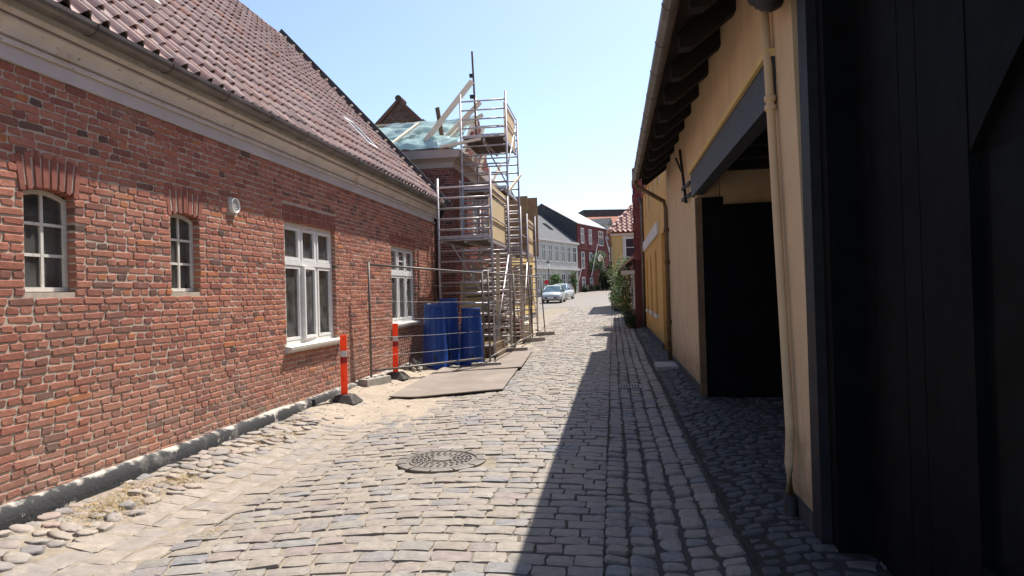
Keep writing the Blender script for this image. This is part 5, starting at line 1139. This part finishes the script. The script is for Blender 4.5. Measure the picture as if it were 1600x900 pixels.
for j in range(12): a = 2 * math.pi * j / 12; mb = MB(); c, s = math.cos(a), math.sin(a); mb.beam((MHX + .35 * c, MHY + .35 * s, gz0 + .006), (MHX + .435 * c, MHY + .435 * s, gz0 + .006), .014, .008); mb.build('rib', 'castiron', mh)
t = empty('drain_grate', (.22, 11.6, G(.22, 11.6)), 'dark square drain grate in the gutter on the shaded side', 'drain grate'); g = G(.22, 11.6) + .0
mb = MB(); ring(mb, Frame((.22, 11.6, 0), (1, 0, 0), (0, 0, 1)), 0, 0, 0, 0, 0, 0, 0) if False else mb.box(-.0, .44, 11.38, 11.82, g - .06, g - .03); mb.build('pit', 'cardark', t)
for x0, x1, y0, y1 in ((0, .04, 11.38, 11.82), (.40, .44, 11.38, 11.82), (.04, .4, 11.38, 11.42), (.04, .4, 11.78, 11.82)): mb = MB(); mb.box(x0, x1, y0, y1, g - .03, g + .006); mb.build('frame', 'castiron', t)
for k in range(7): mb = MB(); x = .06 + k * .048; mb.box(x, x + .026, 11.42, 11.78, g - .03, g + .002); mb.build('bar', 'castiron', t)

# ================================================================ CARS
def car(loc, rz, paint, label):
    t = empty('parked_car', loc, label, 'car', 'cars parked at the bend', rotz=rz)     # front towards local -y
    W = .84
    # stations along y: (y, half width, sill z, belt z)
    st = [(-1.95, .62, .34, .55), (-1.88, .76, .26, .68), (-1.6, .82, .22, .80), (-1.2, .84, .2, .90), (-.6, .85, .2, .95), (.4, .85, .2, .97), (1.3, .84, .22, .98), (1.75, .80, .26, .95), (1.9, .70, .36, .85)]
    mb = MB(); k = 9
    for y, hw, z0, z1 in st:
        m_ = (z0 + z1) / 2; pts = [(-hw * .9, z0), (-hw, z0 + .12), (-hw, m_), (-hw * .97, z1 - .06), (-hw * .86, z1), (0, z1 + .04), (hw * .86, z1), (hw * .97, z1 - .06), (hw, m_), (hw, z0 + .12), (hw * .9, z0)]
        k = len(pts); mb.v += [(x, y, z) for x, z in pts]
    for i in range(len(st) - 1):
        for j in range(k): mb.f.append((i * k + j, i * k + (j + 1) % k, (i + 1) * k + (j + 1) % k, (i + 1) * k + j))
    mb.f.append(tuple(range(k))); mb.f.append(tuple(range((len(st) - 1) * k, len(st) * k))[::-1]); mb.build('body', paint, t, smooth=True, recalc=True)
    cs = [(-1.05, .74, .93), (-.35, .62, 1.42), (.2, .61, 1.5), (.9, .61, 1.47), (1.6, .68, 1.0)]; mb = MB()
    for y, hw, z in cs: mb.v += [(-hw, y, z), (0, y, z + .03), (hw, y, z)]
    rfm = MB()
    for i in (1, 2): a = i * 3; rfm.add([mb.v[a + q] for q in range(6)], [(0, 1, 4, 3), (1, 2, 5, 4)])
    rfm.build('roof', paint, t, smooth=True)
    g = MB(); v = mb.v; g.quad(v[0], v[2], v[5], v[4], v[3]); g.build('windscreen', 'carglass', t); g = MB(); g.quad(v[9], v[12], v[14], v[11], v[10]); g.build('rear_window', 'carglass', t)
    for s in (0, 2):
        g = MB(); sx = 1 if s else -1; low = [(sx * .80, -1.05, .94), (sx * .83, .2, .97), (sx * .8, 1.6, .99)]; up = [v[3 + s], v[6 + s], v[9 + s]]; g.quad(low[0], low[1], up[1], up[0]); g.quad(low[1], low[2], up[2], up[1]); g.build('side_window', 'carglass', t)
        for a, b in ((low[0], up[0]), (low[2], up[2])): p = MB(); p.tube([a, b], .035, 6); p.build('pillar', paint, t, smooth=True)
        p = MB(); p.lathe((sx * .95, -.75, .95), [(.001, 0), (.08, .03), (.09, .09), (.05, .14), (.001, .15)], 8); p.build('mirror', 'cardark', t, smooth=True)
        hl = MB(); hl.hexa([(sx * .45, -1.93, .58), (sx * .72, -1.84, .58), (sx * .76, -1.7, .6), (sx * .5, -1.8, .6), (sx * .47, -1.86, .74), (sx * .7, -1.76, .75), (sx * .74, -1.62, .77), (sx * .5, -1.7, .76)]); hl.build('headlight', 'lens', t, recalc=True)
        for yy in (-1.22, 1.25):
            wm = MB(); x0, x1 = sx * .66, sx * .855; prof = [(.2, x0), (.3, x0), (.31, (x0 + x1) / 2), (.3, x1), (.2, x1)]
            for r, x in prof:
                for j in range(16): a = 2 * math.pi * j / 16; wm.v.append((x, yy + r * math.cos(a), .31 + r * math.sin(a)))
            for i in range(4):
                for j in range(16): wm.f.append((i * 16 + j, i * 16 + (j + 1) % 16, (i + 1) * 16 + (j + 1) % 16, (i + 1) * 16 + j))
            wl = wm.build('wheel', 'rubber', t, smooth=True, recalc=True); h = MB(); h.prism([(x1 - sx * .02, yy + .2 * math.cos(2 * math.pi * j / 12), .31 + .2 * math.sin(2 * math.pi * j / 12)) for j in range(12)], (sx * .012, 0, 0)); h.build('rim', 'chrome', wl, recalc=True)
    b = MB(); b.box(-.5, .5, -1.97, -1.9, .38, .5); b.build('grille', 'cardark', t); b = MB(); b.box(-.26, .26, -1.985, -1.971, .4, .5); b.build('number_plate', 'whitepole', t)
    b = MB(); b.box(-.7, .7, -1.9, -1.7, .22, .32); b.build('bumper', 'cardark', t)
    return t
car((-5.05, 57.5, G(-5, 57)), RAD(-3), 'carpaint', 'silver white hatchback parked facing the camera at the bend')
car((-4.85, 63.5, G(-4.85, 63.5)), RAD(-12), 'carpaint2', 'white car with dark grille parked just behind the silver hatchback')

# ================================================================ LAMPS, POLES, SIGN
t = empty('street_lamp', (-6.1, 64.5, G(-6, 64)), 'old fashioned lantern street lamp in front of the white house', 'street lamp'); g = G(-6, 64)
mb = MB(); mb.tube([(-6.1, 64.5, g), (-6.1, 64.5, g + 1.0), (-6.1, 64.5, g + 3.0)], .07, 8, r1=.045); mb.build('post', 'black_iron', t, smooth=True)
mb = MB(); mb.lathe((-6.1, 64.5, g + 3.0), [(.05, 0), (.12, .05), (.2, .5), (.2, .52)], 8); mb.build('lantern_glass', 'lampglass', t); mb = MB(); mb.lathe((-6.1, 64.5, g + 3.52), [(.24, 0), (.1, .2), (.05, .24), (.03, .4), (.001, .42)], 8); mb.build('lantern_cap', 'black_iron', t)
t = empty('street_sign', (-6.05, 61.5, G(-6, 61)), 'small red round sign on a post beside the silver car', 'sign'); g = G(-6, 61)
mb = MB(); mb.tube([(-6.05, 61.5, g), (-6.05, 61.5, g + 1.9)], .03, 8); mb.build('post', 'fence', t); mb = MB(); mb.tube([(-6.05, 61.43, g + 1.75), (-6.05, 61.46, g + 1.75)], .22, 14); mb.build('disc', 'signred', t)
t = empty('wall_lamp', (-.1, 44, 4.2), 'lantern lamp on a bracket at the corner of the pale yellow house', 'lamp')
mb = MB(); mb.tube([(.02, 42.0, 3.95), (-.35, 42.0, 4.05), (-.72, 42.0, 3.95)], .02, 6); mb.build('bracket', 'black_iron', t); mb = MB(); mb.lathe((-.72, 42.0, 3.5), [(.001, 0), (.1, .03), (.14, .2), (.14, .3), (.06, .38), (.03, .46), (.001, .47)], 10); mb.build('lantern', 'lampglass', t, smooth=True)
for (x0, y0, z0, x1, y1, z1, lab) in ((-2.6, 84.6, 3.6, -1.7, 83.9, 7.6, 'slender white flagpole leaning out from the red house'), (-4.3, 79.6, 1.9, -3.5, 79.4, 4.7, 'slender white flagpole leaning by the white house door'), (-.75, 90.2, 9.0, -.1, 90.0, 5.9, 'white hoist bar hanging slanted below the small dormer')):
    mb = MB(); mb.tube([(x0, y0, z0), (x1, y1, z1)], .05, 8); mb.build('flagpole', 'whitepole', None, label=lab, cat='pole')

# ================================================================ PLANTS
def plant(name, label, cat, loc, clumps, m, n, size, stems=(), petals=0, group=None):
    t = empty(name, loc, label, cat, group)
    for p0, p1, r in stems: mb = MB(); mb.tube([p0, Vector(p0).lerp(Vector(p1), .5) + Vector((random.uniform(-.06, .06), 0, 0)), p1], r, 6, r1=r * .5); mb.build('stem', 'stem', t, smooth=True)
    mb = MB(); pm = MB(); tot = sum(r[0] * r[1] * r[2] for _, r in clumps)
    for c, r in clumps:
        for _ in range(max(20, int(n * (r[0] * r[1] * r[2]) / tot))):
            d = Vector((random.gauss(0, 1), random.gauss(0, 1), random.gauss(0, 1))).normalized() * (random.random() ** .45)
            p = Vector(c) + Vector((d.x * r[0], d.y * r[1], d.z * r[2])) * (1 + .25 * mnoise.noise(d * 2.5 + Vector(c)))
            a = Vector((random.gauss(0, 1), random.gauss(0, 1), random.gauss(0, .6))).normalized(); b = a.orthogonal().normalized(); b = b.lerp(Vector((0, 0, 1)), .3).normalized(); s = size * random.uniform(.6, 1.3)
            tgt = pm if random.random() < petals else mb
            tgt.add([p - a * s, p + b * s * .45, p + a * s, p - b * s * .45], [(0, 1, 2, 3)])
    o = mb.build('foliage', m, t, kind='stuff')
    if pm.v: pm.build('blossom', 'petal', t, kind='stuff')
    return t
g = G(.7, 28)
plant('rose_bush', 'large climbing rose bush against the red house on the right', 'bush', (.62, 28.2, g), [((.5, 28.3, g + 1.5), (.42, .9, .7)), ((.25, 28.0, g + 2.15), (.5, .8, .5)), ((.55, 28.6, g + .85), (.4, .8, .55)), ((.1, 28.4, g + 1.35), (.3, .5, .5)), ((.62, 27.9, g + 2.5), (.25, .7, .35))], 'leaf', 2900, .05, [((.62, 28.2, g), (.5, 28.2, g + 1.6), .03), ((.66, 28.6, g), (.3, 28.4, g + 2.1), .025)], .012)
plant('shrub', 'low dark shrub at the foot of the red house porch', 'shrub', (.72, 26.9, G(.7, 26.9)), [((.72, 26.9, g + .25), (.32, .55, .3)), ((.6, 27.4, g + .4), (.25, .4, .3))], 'leaf_dark', 1400, .045, [((.72, 26.9, g), (.72, 26.9, g + .3), .02)])
plant('shrub', 'loose pale rose stems leaning against the pale yellow house', 'shrub', (.3, 38, G(.3, 38)), [((.35, 38.2, 2.2), (.5, .5, .8)), ((.1, 38.0, 1.3), (.35, .5, .6)), ((.6, 38.4, 3.2), (.4, .4, .5))], 'leaf_pale', 1500, .07, [((.3, 38, .4), (.4, 38, 3), .025)], .03)
plant('climbing_plant', 'pale flowering climber growing up the three storey red house', 'climbing plant', (-1.6, 86.2, 1.8), [((-1.9, 85.6, 5.4), (.9, .6, 1.1)), ((-1.4, 86.6, 6.3), (.7, .6, .6)), ((-2.4, 84.8, 5.0), (.7, .5, .7)), ((-1.2, 86.8, 3.6), (.5, .5, 1.6))], 'leaf_pale', 2200, .16, [((-1.3, 86.6, 1.7), (-1.6, 86.2, 5), .08)])
plant('hedge_bush', 'big dark green bush closing the street beside the pale yellow house', 'bush', (.0, 86, 1.8), [((.3, 86, 3.2), (1.4, 1.2, 1.9)), ((-.8, 86.5, 3.0), (1.0, 1.0, 1.4)), ((1.0, 86.2, 4.6), (.9, .9, 1.0)), ((.0, 86.2, 4.7), (.7, .7, .8))], 'leaf_dark', 4200, .16, [((0, 86, 1.7), (.1, 86, 3.5), .1)])
plant('shrub', 'leafy shrub in front of the white house beside the lamp', 'shrub', (-5.85, 67.5, 1.1), [((-5.75, 68, 2.8), (.7, .6, .9)), ((-5.6, 68, 1.8), (.5, .5, .7))], 'leaf', 1000, .13, [((-5.8, 68, 1.1), (-5.7, 68, 2.6), .06)])
plant('climbing_plant', 'climber beside the dark door of the white house', 'climbing plant', (-4.7, 78, 1.5), [((-4.5, 78.2, 3.0), (.45, .4, 1.3)), ((-4.6, 78.0, 1.9), (.5, .4, .6))], 'leaf', 800, .13, [((-4.5, 78.2, 1.4), (-4.5, 78.2, 3), .05)], .04)
for k, (x, y, lab) in enumerate(((-3.3, 82.2, 'low plant at the foot of the red house, nearest the white house'), (-2.7, 84.0, 'low dark plant below the middle windows of the red house'), (-1.9, 86.0, 'low dark plant below the climber of the red house'))): plant('shrub', lab, 'shrub', (x, y, 1.6), [((x, y, 2.05), (.45, .5, .5))], 'leaf_dark', 300, .12, [((x, y, 1.6), (x, y, 2), .04)], .05, 'plants along the red house')
